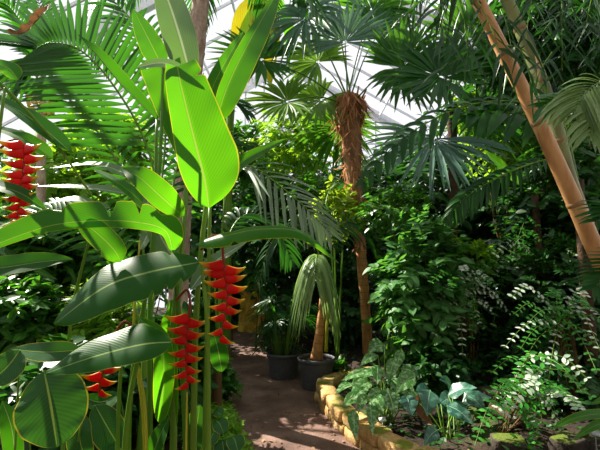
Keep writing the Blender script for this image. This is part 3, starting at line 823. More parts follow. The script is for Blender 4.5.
for i in range(13):  # full crown, mostly out of view, shaped to shade the right side
    a = i * 2.4; L_ = RNG.uniform(1.5, 2.1); o_ = A3(math.cos(a), math.sin(a), 0); up_ = RNG.uniform(.7, 1.2)
    m_ = MB(); frond(m_, np.array([c3, c3 + o_ * L_ * .4 + A3(0, 0, up_), c3 + o_ * L_ * .8 + A3(0, 0, up_ * .8), c3 + o_ * L_ * 1.1 + A3(0, 0, up_ * .1)]), 30, .55, .024, A3(0, 0, 1), 60, .4, .15, r0=.4)
    m_.build('frond', [M['pin_dark'], M['stem']], tp)

# arching feather palm, upper left
b4 = at(150, 225, 3.5); b4[2] = .05
ap = thing('feather_palm', 'feather palm whose long frond arches over the upper left of the heliconia', 'palm tree', b4)
b4t = b4 + A3(0, 0, .9)
trunk(ap, np.array([b4, b4 + A3(.02, 0, .5), b4t]), [.06, .05, .035], 'stem')
UPR = lambda t: 1.0
m_ = MB()
frond(m_, np.vstack([b4t, pts((156, 200, 3.4), (143, 137, 3.35), (111, 82, 3.3), (80, 50, 3.3), (50, 43, 3.3), (34, 50, 3.3))]), 36, .62, .023, face_dir(.1, .25, .95), 80, .06, .3, prof=lambda t: .75 + .3 * math.sin(3 * t), r0=.5, up=.1, asym=(1.1, .95), jit=.03)
m_.build('frond', [M['pin'], M['stem']], ap)
for k, (P, L, mt) in enumerate((([(140, 220, 3.6), (110, 150, 3.6), (60, 92, 3.7), (5, 72, 3.8), (-40, 80, 3.8)], .45, 'pin'), ([(160, 200, 3.8), (165, 120, 3.9), (150, 50, 4.0), (118, 5, 4.1), (80, -20, 4.2)], .5, 'pin'),
                                ([(170, 200, 3.9), (190, 130, 4.2), (222, 100, 4.4), (250, 112, 4.5)], .4, 'pin_dark'), ([(120, 260, 3.4), (85, 220, 3.5), (40, 212, 3.6), (0, 240, 3.6)], .4, 'pin'))):
    m_ = MB(); frond(m_, np.vstack([b4t, pts(*P)]), 34, L, .018, face_dir(0, .7, .7), 60, .35, .2, r0=.5)
    m_.build('frond', [M[mt], M['stem']], ap)
m_ = MB(); blade(m_, pts((50, 3, 3.25), (38, 20, 3.2), (22, 34, 3.2), (7, 31, 3.2)), (.05, .06), face_dir(-.2, .4, .8), .5, 0, 'ovate', wave=.15); m_.build('dead_leaf', M['dry'], ap)['label'] = 'curled brown dead leaf'

# dusty frond palm in the middle
b5 = at(220, 225, 4.7); b5[2] = .03
dp = thing('feather_palm', 'palm with a dusty grey-green frond reaching over the path from behind the heliconia', 'palm tree', b5)
b5t = b5 + A3(0, 0, .7)
trunk(dp, np.array([b5, b5t]), [.06, .045], 'stem_brown')
m_ = MB(); frond(m_, np.vstack([b5t, pts((222, 230, 4.6), (232, 180, 4.5), (250, 166, 4.4), (285, 190, 4.3), (312, 214, 4.25), (330, 234, 4.25))]), 19, .62, .02, face_dir(.15, .65, .75), 62, .3, .42, prof=lambda t: 1.0 - .75 * max(0, (t - .6) / .4), r0=.5, up=.0, asym=(1, .95), jit=.04)
m_.build('frond', [M['pin_grey'], M['stem']], dp)
for P, L in (([(212, 240, 4.8), (200, 170, 4.9), (225, 140, 5.0), (262, 150, 5.1)], .42), ([(225, 250, 4.8), (245, 215, 5.1), (275, 225, 5.3), (292, 262, 5.4)], .4)):
    m_ = MB(); frond(m_, np.vstack([b5t, pts(*P)]), 22, L, .022, face_dir(.1, .7, .7), 60, .4, .3, r0=.4)
    m_.build('frond', [M['pin_dark'], M['stem']], dp)


# ----------------------------------------------------------- potted palms
def pot(root, c, rt, rb, h):
    m_ = MB()
    prof = [(rb * .98, 0), (rb, .01), (rt * .95, h - .06), (rt * .96, h - .05), (rt, h - .05), (rt, h), (rt * .94, h), (rt * .93, h - .04)]
    k = 36; a = np.linspace(0, 2 * np.pi, k, endpoint=False)
    V = np.vstack([np.stack([c[0] + r * np.cos(a), c[1] + r * np.sin(a), np.full(k, c[2] + z)], 1) for r, z in [(.001, .002)] + prof])
    m_.add(V, gridq(len(prof) + 1, k, 0, True), np.zeros((len(V), 2)))
    m_.build('pot', M['pot'], root)
    m_ = MB(); rs = np.linspace(.001, rt * .935, 8)
    V = np.vstack([np.stack([c[0] + r * np.cos(a), c[1] + r * np.sin(a), c[2] + h - .05 + .012 * np.sin(a * 5 + r * 30)], 1) for r in rs])
    m_.add(V, gridq(8, k, 0, True), np.zeros((len(V), 2))); m_.build('soil', M['soil'], root)


c = A3(.22, 5.82, .01)
pp = thing('potted_palm', 'potted palm with a thick slanting trunk in a black plastic pot on the path', 'potted palm', c)
pot(pp, c, .255, .19, .4)
st = c + A3(.0, 0, .36); cp = at(324, 290, 5.85)
trunk(pp, np.array([st, at(320, 330, 5.83), cp, at(322, 258, 5.85)]), [.085, .06, .05, .03], 'bark_orange', k=12)
stalk(pp, [(326, 352, 5.72), (327, 325, 5.74), (328, 305, 5.78), (323, 285, 5.85)], [.025, .022, .016], 'stem_yellow', 'side_stem')
cr = at(322, 262, 5.85)
for P, L, n_, mt in (([(318, 258, 5.75), (317, 255, 5.6), (316, 262, 5.4), (316, 280, 5.25)], .5, (0, .8, .6), 'pin_pale'), ([(330, 235, 5.9), (350, 222, 6.0), (372, 240, 6.1), (384, 275, 6.2)], .42, (.3, .8, .5), 'pin_dark'),
                     ([(310, 235, 6.0), (292, 225, 6.1), (270, 245, 6.2), (258, 285, 6.2)], .42, (-.3, .8, .5), 'pin_dark'), ([(324, 220, 6.2), (330, 190, 6.5), (345, 185, 6.9)], .42, (0, .8, -.5), 'pin_dark')):
    m_ = MB(); frond(m_, np.vstack([cr, pts(*P)]), 22, L, .017, face_dir(*n_), 50 if mt == 'pin_pale' else 70, 1.7 if mt == 'pin_pale' else .6, .12, r0=.5, up=.1, jit=.04)
    m_.build('frond', [M[mt], M['stem']], pp)

c = A3(-.24, 6.35, .01)
lp = thing('potted_palm', 'bushy dark lady palm in a black pot at the bend of the path', 'potted palm', c)
pot(lp, c, .25, .2, .36)
for i in range(26):
    a = RNG.uniform(0, 6.28); o_ = A3(math.cos(a), math.sin(a), 0)
    b_ = c + o_ * RNG.uniform(.02, .15) + A3(0, 0, .3); e = c + o_ * RNG.uniform(.1, .42) + A3(0, 0, RNG.uniform(.45, 1.15))
    m_ = MB()
    tube(m_, smooth_path([b_, (b_ + e) / 2 + A3(0, 0, .05), e], 8), [.007, .005], 5, .4, 1)
    fan(m_, e, nrm(A3(0, 0, 1) + o_ * .7), nrm(o_ + A3(0, 0, -.2) + RNG.normal(size=3) * .2), RNG.uniform(.28, .4), 9, 120, .35, .1, .35, wfac=.42, jit=.08)
    m_.build('fan_leaf', [M['pin_dark'], M['stem']], lp)

# ---------------------------------------------------------------- bamboo
def culm(root, P, rad, mat, nodes):
    C = smooth_path(pts(*P), 80)
    rr = np.interp(np.linspace(0, 1, 80), np.linspace(0, 1, len(rad)), rad)
    m_ = MB(); tube(m_, C, rr, 20, .5); o = m_.build('culm', M[mat], root)
    T = nrm(np.gradient(C, axis=0))
    for t in nodes:
        k = int(t * 79); r_ = rr[k]
        m_ = MB(); s = np.linspace(-1, 1, 7)
        tube(m_, C[k] + np.outer(s * .018, T[k]), r_ * (1.005 + .07 * (1 - s ** 2)), 20, .5, 0, False); m_.build('node', M['culm_node'], root)
    return C


def spray(root, P, nl, L, w, mat='bamboo_leaf', name='leaf_spray', n=(0, .6, .7), droop=.5, r0=.4, tw=.004, tmat='stem', spreadf=1.0):
    C = smooth_path(P, 30); T = nrm(np.gradient(C, axis=0)); m_ = MB()
    tube(m_, C, [tw, tw * .5], 5, .5, 1)
    q = np.linspace(0, 1, 7); wp = np.clip(q / .18, .1, 1) ** .7 * np.clip((1 - q) / .7, 0.02, 1) ** .9
    N = face_dir(*n)
    for i in range(nl):
        k = int((.15 + .85 * (i + .5) / nl) * 29); sd = 1 if i % 2 else -1
        s = nrm(np.cross(T[k], N))
        d = nrm(T[k] * RNG.uniform(.3, .9) + s * sd * RNG.uniform(.4, 1.0) * spreadf + RNG.normal(size=3) * .25 + A3(0, 0, -.25))
        ln = L * RNG.uniform(.65, 1.15); Pp = C[k] + np.outer(q * ln, d); Pp[:, 2] -= droop * ln * q ** 2
        strip(m_, Pp, w * wp * RNG.uniform(.7, 1.2), nrm(N + RNG.normal(size=3) * .5), .2, np.clip(r0 + RNG.normal() * .25, 0, 1))
    return m_.build(name, [M[mat], M[tmat]], root)


bb = at(700, 420, 3.3); bb[2] = hgt(bb[0], bb[1])
bam = thing('bamboo', 'leaning tan bamboo with thick orange culm at the right', 'bamboo', bb)
culm(bam, [(702, 452, 3.3), (645, 350, 3.25), (601, 262, 3.2), (570, 192, 3.15), (535, 115, 3.1), (500, 45, 3.05), (470, -15, 3.0), (440, -75, 3.0)], [.075, .069, .062, .058, .053, .05, .046, .043], 'culm_tan', (.12, .285, .415, .56, .705, .83, .93))
bb2 = at(690, 440, 3.75); bb2[2] = hgt(bb2[0], bb2[1])
bam2 = thing('bamboo', 'olive green bamboo culm leaning behind the tan one', 'bamboo', bb2)
culm(bam2, [(690, 440, 3.75), (612, 285, 3.75), (573, 190, 3.7), (551, 110, 3.7), (527, 45, 3.7), (500, -15, 3.7), (480, -60, 3.7)], [.075, .068, .062, .06, .056, .05, .046], 'culm_green', (.1, .27, .44, .58, .72, .86))
m_ = MB(); blade(m_, pts((535, 54, 3.5), (538, 70, 3.5), (537, 90, 3.5)), (.022, .02), face_dir(.2, .1, .9), .6, 0, 'ovate'); m_.build('dry_sheath', M['dry_pale'], bam2)['label'] = 'dry pale sheath'
# leafy sprays of the two bamboos
for P, nl, L in (([(470, -15, 3.0), (492, 30, 2.9), (505, 70, 2.85)], 12, .26), ([(445, -40, 3.0), (462, 10, 2.95), (468, 60, 2.9)], 14, .26), ([(500, 45, 3.05), (520, 50, 2.9), (532, 84, 2.8)], 8, .24),
                 ([(490, 20, 3.05), (470, 50, 3.0), (440, 70, 3.0)], 12, .24), ([(470, -15, 3.0), (430, -5, 3.1), (402, 20, 3.2)], 14, .26), ([(455, -60, 3), (440, 0, 2.7), (445, 40, 2.6)], 14, .25)):
    spray(bam, pts(*P), nl, L, .014, r0=.3)
for i in range(24):
    x0, y0 = RNG.uniform(500, 640), RNG.uniform(-90, 60); Y0 = RNG.uniform(3.2, 4.6)
    dx, dy = RNG.uniform(-40, 50), RNG.uniform(40, 95)
    spray(bam2, pts((x0, y0, Y0), (x0 + dx * .5, y0 + dy * .35, Y0 - .1), (x0 + dx, y0 + dy, Y0 - .2)), 16, .27, .014, r0=.2)

# unseen leafy sprays added above the viewer to darken the right side
for i in range(70):
    p = A3(RNG.uniform(.4, 4.6), RNG.uniform(.2, 4.2), RNG.uniform(4.6, 6.4)); d = nrm(A3(RNG.normal(), RNG.normal(), -.5)) * .9
    spray(bam2, np.array([p, p + d * .5 + A3(0, 0, .1), p + d]), 22, .32, .02, r0=.2)

# pale drooping palm leaf at the right edge and the dark frond under it
b6 = at(640, 300, 2.3); b6[2] = hgt(b6[0], b6[1])
rp = thing('feather_palm', 'young palm with pale blades drooping in front of the tan bamboo', 'palm tree', b6)
cr6 = at(625, 120, 2.35)
trunk(rp, np.array([b6, (b6 + cr6) / 2, cr6]), [.03, .025, .015], 'stem')
for P, nl, L, mt, dr in (([(606, 84, 2.3), (586, 92, 2.25), (574, 112, 2.22)], 17, .27, 'pin_pale', .5), ([(620, 100, 2.3), (600, 112, 2.2), (588, 135, 2.15)], 13, .24, 'pin_pale', .6), ([(590, 98, 2.35), (562, 100, 2.4), (540, 108, 2.45)], 14, .2, 'pin', .25)):
    m_ = MB(); frond(m_, np.vstack([cr6, pts(*P)]), nl, L, .0135, face_dir(-.1, .6, .8), 60, dr, .25, r0=.5, rr=.006)
    m_.build('frond', [M[mt], M['stem']], rp)
b7 = at(680, 330, 2.6); b7[2] = hgt(b7[0], b7[1])
rp2 = thing('feather_palm', 'dark green palm frond poking in at the right edge below the pale blades', 'palm tree', b7)
trunk(rp2, np.array([b7, at(676, 280, 2.6)]), [.03, .02], 'stem')
for P in ([(676, 280, 2.6), (650, 225, 2.5), (622, 205, 2.45), (596, 222, 2.4)], [(676, 280, 2.6), (655, 262, 2.5), (626, 262, 2.45), (592, 290, 2.4)]):
    m_ = MB(); frond(m_, pts(*P), 22, .24, .013, face_dir(-.1, .75, .6), 65, .2, .25, r0=.3, rr=.006); m_.build('frond', [M['pin_dark'], M['stem']], rp2)

# fishtail-like palm with broad leaflets, centre right
b8 = at(590, 330, 4.2); b8[2] = hgt(b8[0], b8[1])
ft = thing('feather_palm', 'palm with broad toothed leaflets reaching left behind the tan bamboo', 'palm tree', b8)
cr8 = at(578, 180, 4.2)
trunk(ft, np.array([b8, cr8]), [.06, .05], 'bark_dark')
for P, nl, L, w, n_, dr, mt in (([(560, 118, 4.1), (520, 102, 4.05), (470, 105, 4.0), (425, 124, 4.0), (390, 150, 4.0), (360, 186, 4.0)], 17, .27, .034, (0, .6, .8), .5, 'pin_dark'),
                                ([(555, 160, 4.1), (520, 168, 4.0), (490, 182, 4.0), (465, 198, 4.0), (446, 220, 4.0)], 22, .22, .022, (0, .55, .8), .55, 'pin_dark'),
                                ([(560, 122, 3.9), (530, 116, 3.9), (500, 112, 3.9), (468, 116, 3.9)], 6, .38, .06, (0, .6, .8), .5, 'pin_dark')):
    m_ = MB(); frond(m_, np.vstack([cr8, pts(*P)]), nl, L, w, face_dir(*n_), 62, dr, .25, r0=.45, rr=.012)
    m_.build('frond', [M[mt], M['stem']], ft)
m_ = MB(); blade(m_, pts((520, 185, 4.4), (500, 165, 4.4), (484, 150, 4.4)), (.05, .06), face_dir(-.2, .5, .8), .2, 0, 'paddle'); m_.build('leaf', M['heli'], ft)['label'] = 'green leaf with yellow edge'
# ------------------------------------------------------- shrubs and trees
def bush(name, label, cat, px, py, Y, rx_, ry_, leafm, T, leaf, ntw, lpt, stemm='stem_brown', group=None, depth=None, **kw):
    C = at(px, py, Y); R = A3(PX(rx_, Y), PX(rx_, Y) if depth is None else depth, PX(ry_, Y))
    b = A3(C[0], C[1], 0); b[2] = float(hgt(C[0], C[1]))
    root = thing(name, label, cat, b, group)
    fm, sm = MB(), MB()
    ntw = int(ntw * 1.5)
    twig_foliage(fm, sm, C, R, b, ntw, lpt, leaf, T, zmin=b[2] + .03, **kw)
    fm.build('foliage', M[leafm], root); sm.build('branchwork', M[stemm], root)
    return root


B = bush
# far screen
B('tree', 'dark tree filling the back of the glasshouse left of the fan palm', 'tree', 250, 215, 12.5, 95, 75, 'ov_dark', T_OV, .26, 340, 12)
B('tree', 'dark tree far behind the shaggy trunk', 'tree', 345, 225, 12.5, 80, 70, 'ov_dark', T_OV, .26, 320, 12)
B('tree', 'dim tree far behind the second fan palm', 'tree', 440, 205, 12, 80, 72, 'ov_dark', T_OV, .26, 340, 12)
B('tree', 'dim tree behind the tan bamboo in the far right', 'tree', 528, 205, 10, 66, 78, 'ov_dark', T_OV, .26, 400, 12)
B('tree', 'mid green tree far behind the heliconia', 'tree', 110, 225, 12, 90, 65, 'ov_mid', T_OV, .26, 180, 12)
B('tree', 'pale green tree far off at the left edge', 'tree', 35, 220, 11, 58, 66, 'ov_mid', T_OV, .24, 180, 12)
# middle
B('tree', 'yellow-green small-leaved tree below the left fan leaves', 'tree', 292, 142, 9, 55, 27, 'ov_bright', T_OV, .13, 130, 12)
B('tree', 'sunlit small-leaved tree right of the grey palm trunk', 'tree', 232, 150, 9.5, 35, 30, 'ov_mid', T_OV, .14, 90, 12)
B('shrub', 'dark shrub beyond the hanging heliconia flower', 'shrub', 262, 232, 8.6, 38, 50, 'ov_dark', T_OV, .15, 120, 12)
B('shrub', 'dark shrub behind the two pots', 'shrub', 300, 285, 8.4, 45, 38, 'ov_dark', T_OV, .14, 120, 12)
B('shrub', 'leafy shrub between the dusty frond and the shaggy trunk', 'shrub', 318, 215, 8, 34, 40, 'ov_mid', T_OV, .13, 100, 12)
B('shrub', 'shrub with big soft leaves beyond the path bend', 'shrub', 232, 290, 11.5, 34, 26, 'ov_mid', T_OVB, .3, 60, 8)
B('vine', 'yellow-green vine scrambling beside the shaggy palm trunk', 'vine', 336, 212, 6.75, 18, 34, 'ov_yellow', T_OV, .12, 55, 8, 'stem')
B('shrub', 'shrub in the dark behind the palm trunk base', 'shrub', 352, 300, 7.8, 34, 45, 'ov_dark', T_OV, .13, 110, 12)
# left
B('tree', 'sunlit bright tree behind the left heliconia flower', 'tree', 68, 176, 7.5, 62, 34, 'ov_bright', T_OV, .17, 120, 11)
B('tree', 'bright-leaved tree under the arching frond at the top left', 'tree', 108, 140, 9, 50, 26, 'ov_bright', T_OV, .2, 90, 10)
B('shrub', 'mid green shrub left of the grey palm trunk', 'shrub', 150, 235, 6.6, 45, 55, 'ov_mid', T_OV, .15, 120, 12)
B('shrub', 'shrub with lance leaves below the left heliconia flower', 'shrub', 22, 250, 5.2, 46, 42, 'ov_mid', T_LAN, .22, 110, 12)
B('shrub', 'leafy shrub behind the arched torn leaf', 'shrub', 88, 255, 5.6, 48, 42, 'ov_mid', T_OV, .14, 120, 12)
B('shrub', 'dark undergrowth shrub at the left edge', 'shrub', 18, 318, 4.2, 46, 36, 'ov_mid', T_OV, .12, 110, 12)
B('shrub', 'fine-leaved undergrowth shrub under the broad sun-striped leaf', 'shrub', 100, 320, 4.4, 42, 34, 'ov_bright', T_LAN, .13, 100, 12)
B('shrub', 'dark shrub behind the heliconia stems', 'shrub', 160, 370, 4.0, 48, 50, 'ov_dark', T_OV, .15, 130, 10)
B('shrub', 'dark shrub behind the oval ribbed leaf', 'shrub', 60, 400, 3.6, 60, 46, 'ov_dark', T_OVB, .16, 120, 10)
B('shrub', 'small shrub just left of the far path', 'shrub', 205, 322, 8.0, 24, 28, 'ov_mid', T_OV, .12, 90, 11)
# right
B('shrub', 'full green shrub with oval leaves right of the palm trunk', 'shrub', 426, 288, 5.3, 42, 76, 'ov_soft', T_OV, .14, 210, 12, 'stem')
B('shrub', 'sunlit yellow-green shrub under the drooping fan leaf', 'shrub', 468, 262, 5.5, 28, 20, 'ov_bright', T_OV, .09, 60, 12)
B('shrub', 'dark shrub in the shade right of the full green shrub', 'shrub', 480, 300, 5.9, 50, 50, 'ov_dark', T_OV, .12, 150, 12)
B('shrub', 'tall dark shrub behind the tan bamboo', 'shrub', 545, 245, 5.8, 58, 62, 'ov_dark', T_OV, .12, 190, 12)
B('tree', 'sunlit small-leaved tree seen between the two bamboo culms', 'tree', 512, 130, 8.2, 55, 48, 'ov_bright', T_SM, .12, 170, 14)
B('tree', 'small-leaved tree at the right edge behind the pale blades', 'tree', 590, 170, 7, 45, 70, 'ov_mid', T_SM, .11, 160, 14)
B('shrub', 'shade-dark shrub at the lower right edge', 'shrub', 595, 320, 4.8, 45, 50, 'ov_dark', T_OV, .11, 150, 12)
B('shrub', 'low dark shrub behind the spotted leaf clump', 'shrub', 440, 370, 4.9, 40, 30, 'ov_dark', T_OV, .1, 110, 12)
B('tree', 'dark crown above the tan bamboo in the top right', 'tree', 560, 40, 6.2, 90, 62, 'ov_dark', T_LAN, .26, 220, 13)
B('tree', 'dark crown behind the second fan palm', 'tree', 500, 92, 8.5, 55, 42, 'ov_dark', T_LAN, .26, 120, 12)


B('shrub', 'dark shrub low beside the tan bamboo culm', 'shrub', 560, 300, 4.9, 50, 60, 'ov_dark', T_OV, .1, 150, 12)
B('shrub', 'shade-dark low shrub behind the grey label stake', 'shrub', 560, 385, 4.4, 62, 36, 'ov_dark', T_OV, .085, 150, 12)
B('shrub', 'shade shrub behind the feathery leaves coloured with sun glare', 'shrub', 505, 345, 5.3, 46, 40, 'ov_dark', T_OV, .09, 140, 12)
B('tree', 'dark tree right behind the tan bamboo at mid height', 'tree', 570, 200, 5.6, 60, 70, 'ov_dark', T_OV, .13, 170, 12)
B('vine', 'sparse vine with small bright leaves right of the shaggy trunk', 'vine', 392, 210, 6.0, 38, 26, 'ov_mid', T_OV, .1, 55, 9, 'stem')


# plants with feathery compound leaves
def compound(label, base, leaves, mats, n_pairs=9, leaf=.05, group=None):
    leaf *= 1.15
    b = at(*base); b[2] = float(hgt(b[0], b[1]))
    root = thing('compound_leaf_plant', label, 'shrub', b, group)
    sm = MB()
    top = np.mean([at(*l[0]) for l in leaves], axis=0)
    for i, (p0, p1, p2) in enumerate(leaves):
        P = smooth_path(pts(p0, p1, p2), 24); T = nrm(np.gradient(P, axis=0))
        tube(sm, smooth_path([b + RNG.normal(size=3) * A3(.03, .03, 0), (b + P[0]) / 2 + RNG.normal(size=3) * .04, P[0]], 8), [.005, .002], 5, .4)
        m_ = MB(); tube(m_, P, [.003, .0015], 5, .5, 1)
        N = nrm(A3(0, -.55, .8) + RNG.normal(size=3) * .15)
        t = np.repeat(np.linspace(.08, .97, n_pairs), 2); sg = np.tile([1., -1.], n_pairs)
        k = (t * 23).astype(int); s = nrm(np.cross(T[k], N))
        d = nrm(s * sg[:, None] + T[k] * .35 + RNG.normal(size=(len(t), 3)) * .1)
        scatter(m_, T_SM, P[k], d, np.tile(N, (len(t), 1)) + RNG.normal(size=(len(t), 3)) * .2, leaf * RNG.uniform(.8, 1.15, len(t)) * (1 - .3 * t), None)
        m_.build('compound_leaf', [M[mats[i % len(mats)]], M['stem']], root)
    sm.build('stem', M['stem_brown'], root)


def rays(cx, cy, Y, n, L, jit=.25, a0=0, a1=360, dro=.4):
    out = []
    for i in range(n):
        a = math.radians(a0 + (a1 - a0) * (i + .5) / n + RNG.normal() * 8)
        l = L * RNG.uniform(.7, 1.15); dy = RNG.normal() * jit
        x0, y0 = cx + RNG.normal() * L * .15, cy + RNG.normal() * L * .15
        out.append(((x0, y0, Y), (x0 + math.cos(a) * l * .55, y0 - math.sin(a) * l * .5, Y - abs(dy) * .4), (x0 + math.cos(a) * l, y0 - math.sin(a) * l * .8 + dro * l, Y - abs(dy))))
    return out


compound('low plant with feathery leaves of small oval leaflets beside the dark log', (505, 420, 3.7), rays(530, 362, 3.7, 12, 62, .3, -200, 20) + rays(535, 395, 3.6, 9, 46, .3, 0, 360), ['comp', 'comp', 'comp_glare'], 9, .062)
compound('feathery plant with leaflets coloured white for sun glare at the right under the bamboo', (575, 400, 4.0), rays(562, 318, 4.0, 18, 52, .3), ['comp_glare', 'comp', 'comp'], 9, .055)
compound('shrub with feathery leaves coloured white for sun glare above the dark log', (470, 380, 4.9), rays(468, 290, 4.9, 20, 44, .3), ['comp_glare', 'comp_glare', 'comp'], 9, .06)
compound('feathery shrub dotted with leaflets coloured pale for sun glare behind the tan bamboo', (520, 380, 5.2), rays(525, 258, 5.2, 22, 60, .4), ['comp', 'comp_glare', 'comp', 'comp'], 9, .06)

# --------------------------------------------- spotted leaf clump by the wall
def leaf_clump(name, label, cat, leaves, mat, prof, base, stem='stem', **kw):
    b = at(*base); b[2] = float(hgt(b[0], b[1]))
    root = thing(name, label, cat, b)
    for (p, q, hw, n) in leaves:
        a_, e_ = at(*p), at(*q); mid = (a_ + e_) / 2 + A3(0, 0, .025)
        m_ = MB(); w = PX(hw, p[2])
        blade(m_, [a_, mid, e_], (w, w), face_dir(*n), .2, -.1, prof, 16, 8, .04, r=RNG.random(), seed=int(p[0]))
        lf = m_.build('leaf', M[mat], root)
        bb_ = b + RNG.normal(size=3) * A3(.04, .04, 0)
        m_ = MB(); tube(m_, smooth_path([bb_, (bb_ * .5 + a_ * .5) + A3(0, 0, .06), a_], 10), [.007, .005, .003], 6, .5); m_.build('petiole', M[stem], lf)
    return root


leaf_clump('aglaonema_plant', 'clump of long white-spotted leaves spilling over the mossy stone edging', 'foliage plant', [
    ((372, 372, 4.3), (341, 381, 4.15), 5, (-.2, .7, .6)), ((372, 381, 4.2), (349, 398, 4.0), 6.5, (-.2, .6, .7)), ((378, 365, 4.3), (377, 386, 4.1), 6, (0, .5, .8)), ((395, 358, 4.4), (388, 384, 4.2), 6, (.1, .5, .8)),
    ((368, 388, 4.1), (350, 403, 3.95), 4.5, (-.2, .6, .7)), ((387, 388, 4.1), (395, 416, 3.9), 9, (.1, .5, .8)), ((415, 375, 4.2), (395, 394, 4.0), 8, (-.1, .5, .8)), ((352, 383, 4.3), (335, 395, 4.1), 4.5, (-.3, .6, .6)),
    ((370, 402, 3.9), (373, 437, 3.62), 4.5, (-.1, .3, .9)), ((352, 410, 3.85), (356, 442, 3.62), 5.5, (-.2, .3, .9)), ((365, 395, 4.0), (358, 414, 3.85), 5, (-.1, .4, .9)), ((384, 392, 4.1), (366, 398, 3.95), 4.5, (0, .6, .7)),
    ((402, 350, 4.5), (396, 372, 4.3), 5, (.1, .5, .8)), ((385, 345, 4.6), (368, 352, 4.5), 8, (0, .6, .7)), ((420, 395, 4.1), (402, 412, 3.95), 7, (0, .5, .8)), ((378, 355, 4.5), (360, 366, 4.4), 5, (-.1, .6, .7)),
    ((390, 378, 4.25), (406, 398, 4.1), 8, (.2, .6, .7)), ((380, 372, 4.3), (360, 378, 4.2), 6, (-.1, .8, .5)), ((398, 385, 4.2), (416, 402, 4.05), 8, (.2, .6, .7)), ((372, 395, 4.0), (384, 414, 3.85), 7, (.1, .5, .8)), ((400, 368, 4.4), (420, 378, 4.3), 7, (.2, .7, .6)), ((360, 395, 4.1), (342, 408, 4.0), 6, (-.2, .6, .7)), ((385, 398, 4.0), (375, 420, 3.85), 6, (0, .5, .8)), ((408, 388, 4.2), (398, 410, 4.05), 8, (0, .5, .8)), ((366, 376, 4.3), (352, 388, 4.2), 6, (-.2, .6, .7))], 'aglao', 'lance', (385, 405, 4.15))
leaf_clump('homalomena_plant', 'plant with large glossy blue-green arrow leaves right of the spotted clump', 'foliage plant', [
    ((448, 395, 4.0), (477, 388, 3.85), 9, (.1, .8, .5)), ((447, 405, 3.9), (474, 425, 3.75), 10, (.2, .6, .7)), ((430, 390, 4.0), (427, 416, 3.85), 10, (0, .5, .8)), ((466, 395, 4.0), (486, 412, 3.9), 9, (.3, .5, .7)),
    ((438, 430, 3.6), (424, 446, 3.5), 7, (-.1, .5, .8)), ((452, 388, 4.2), (440, 380, 4.1), 7, (0, .7, .6)), ((406, 395, 4.05), (412, 416, 3.9), 10, (0, .5, .8)), ((455, 400, 4.1), (440, 404, 4.0), 9, (-.1, .7, .6)), ((440, 400, 4.1), (452, 420, 4.0), 9, (.1, .6, .7)), ((462, 402, 4.2), (492, 398, 4.1), 9, (.2, .8, .5)), ((432, 392, 4.2), (416, 396, 4.1), 9, (-.2, .7, .6))], 'allo', 'heart', (448, 440, 3.75))
m_ = MB()
dl = thing('dead_leaf', 'brown withered leaf lying under the blue-green arrow leaves', 'dead leaf', at(425, 418, 3.95))
blade(m_, pts((418, 394, 4.0), (422, 412, 3.95), (432, 424, 3.9)), (.05, .05), face_dir(-.2, .6, .7), .4, 0, 'ovate'); m_.build('blade', M['dry'], dl)

# ground cover left of the path
fm = MB(); N_ = 2600
yy_ = RNG.uniform(2.9, 4.9, N_); xx_ = lx(yy_) - np.abs(RNG.normal(0, .28, N_)) + .05
pos = np.stack([xx_, yy_, hgt(xx_, yy_) + RNG.uniform(.0, .16, N_)], 1)
dd = RNG.normal(size=(N_, 3)); dd[:, 2] = np.abs(dd[:, 2]) * .4
scatter(fm, T_LAN, pos, dd, A3(0, 0, 1) + RNG.normal(size=(N_, 3)) * .4, RNG.uniform(.05, .1, N_))
tag(fm.build('spikemoss', M['fern']), 'bright yellow-green feathery ground cover along the left edge of the path', 'ground cover', None, 'stuff')
leaf_clump('ground_plant', 'low plant of oval ribbed leaves among the bright ground cover', 'foliage plant', [((215, 420, 3.5), (224, 434, 3.4), 8, (.2, .7, .6)), ((212, 414, 3.6), (222, 416, 3.5), 6, (.2, .7, .6)), ((215, 432, 3.4), (209, 446, 3.3), 8, (0, .7, .6)), ((232, 436, 3.4), (238, 452, 3.3), 9, (.2, .7, .6)), ((222, 440, 3.4), (224, 458, 3.3), 9, (.1, .7, .6)), ((205, 410, 3.6), (195, 424, 3.5), 8, (0, .7, .6))], 'calathea', 'oval', (216, 440, 3.5))
leaf_clump('ground_plant', 'low plant with pale broad leaves left of the path under the hanging flower', 'foliage plant', [((218, 352, 6.0), (229, 346, 5.9), 6, (.2, .7, .6)), ((215, 365, 5.5), (234, 374, 5.3), 5, (.2, .7, .6)), ((210, 372, 5.4), (226, 385, 5.2), 6, (.1, .7, .6)), ((208, 385, 5.0), (222, 398, 4.8), 7, (.2, .7, .6)), ((205, 362, 5.5), (196, 374, 5.3), 6, (0, .7, .6))], 'ov_blue', 'ovate', (208, 392, 5.3))
B('shrub', 'low shrub bordering the left of the path', 'shrub', 210, 380, 5.1, 24, 22, 'ov_mid', T_OV, .09, 80, 10, 'stem')
B('shrub', 'small plant at the foot of the front pot', 'shrub', 337, 372, 5.95, 14, 12, 'ov_mid', T_OV, .09, 30, 7, 'stem')

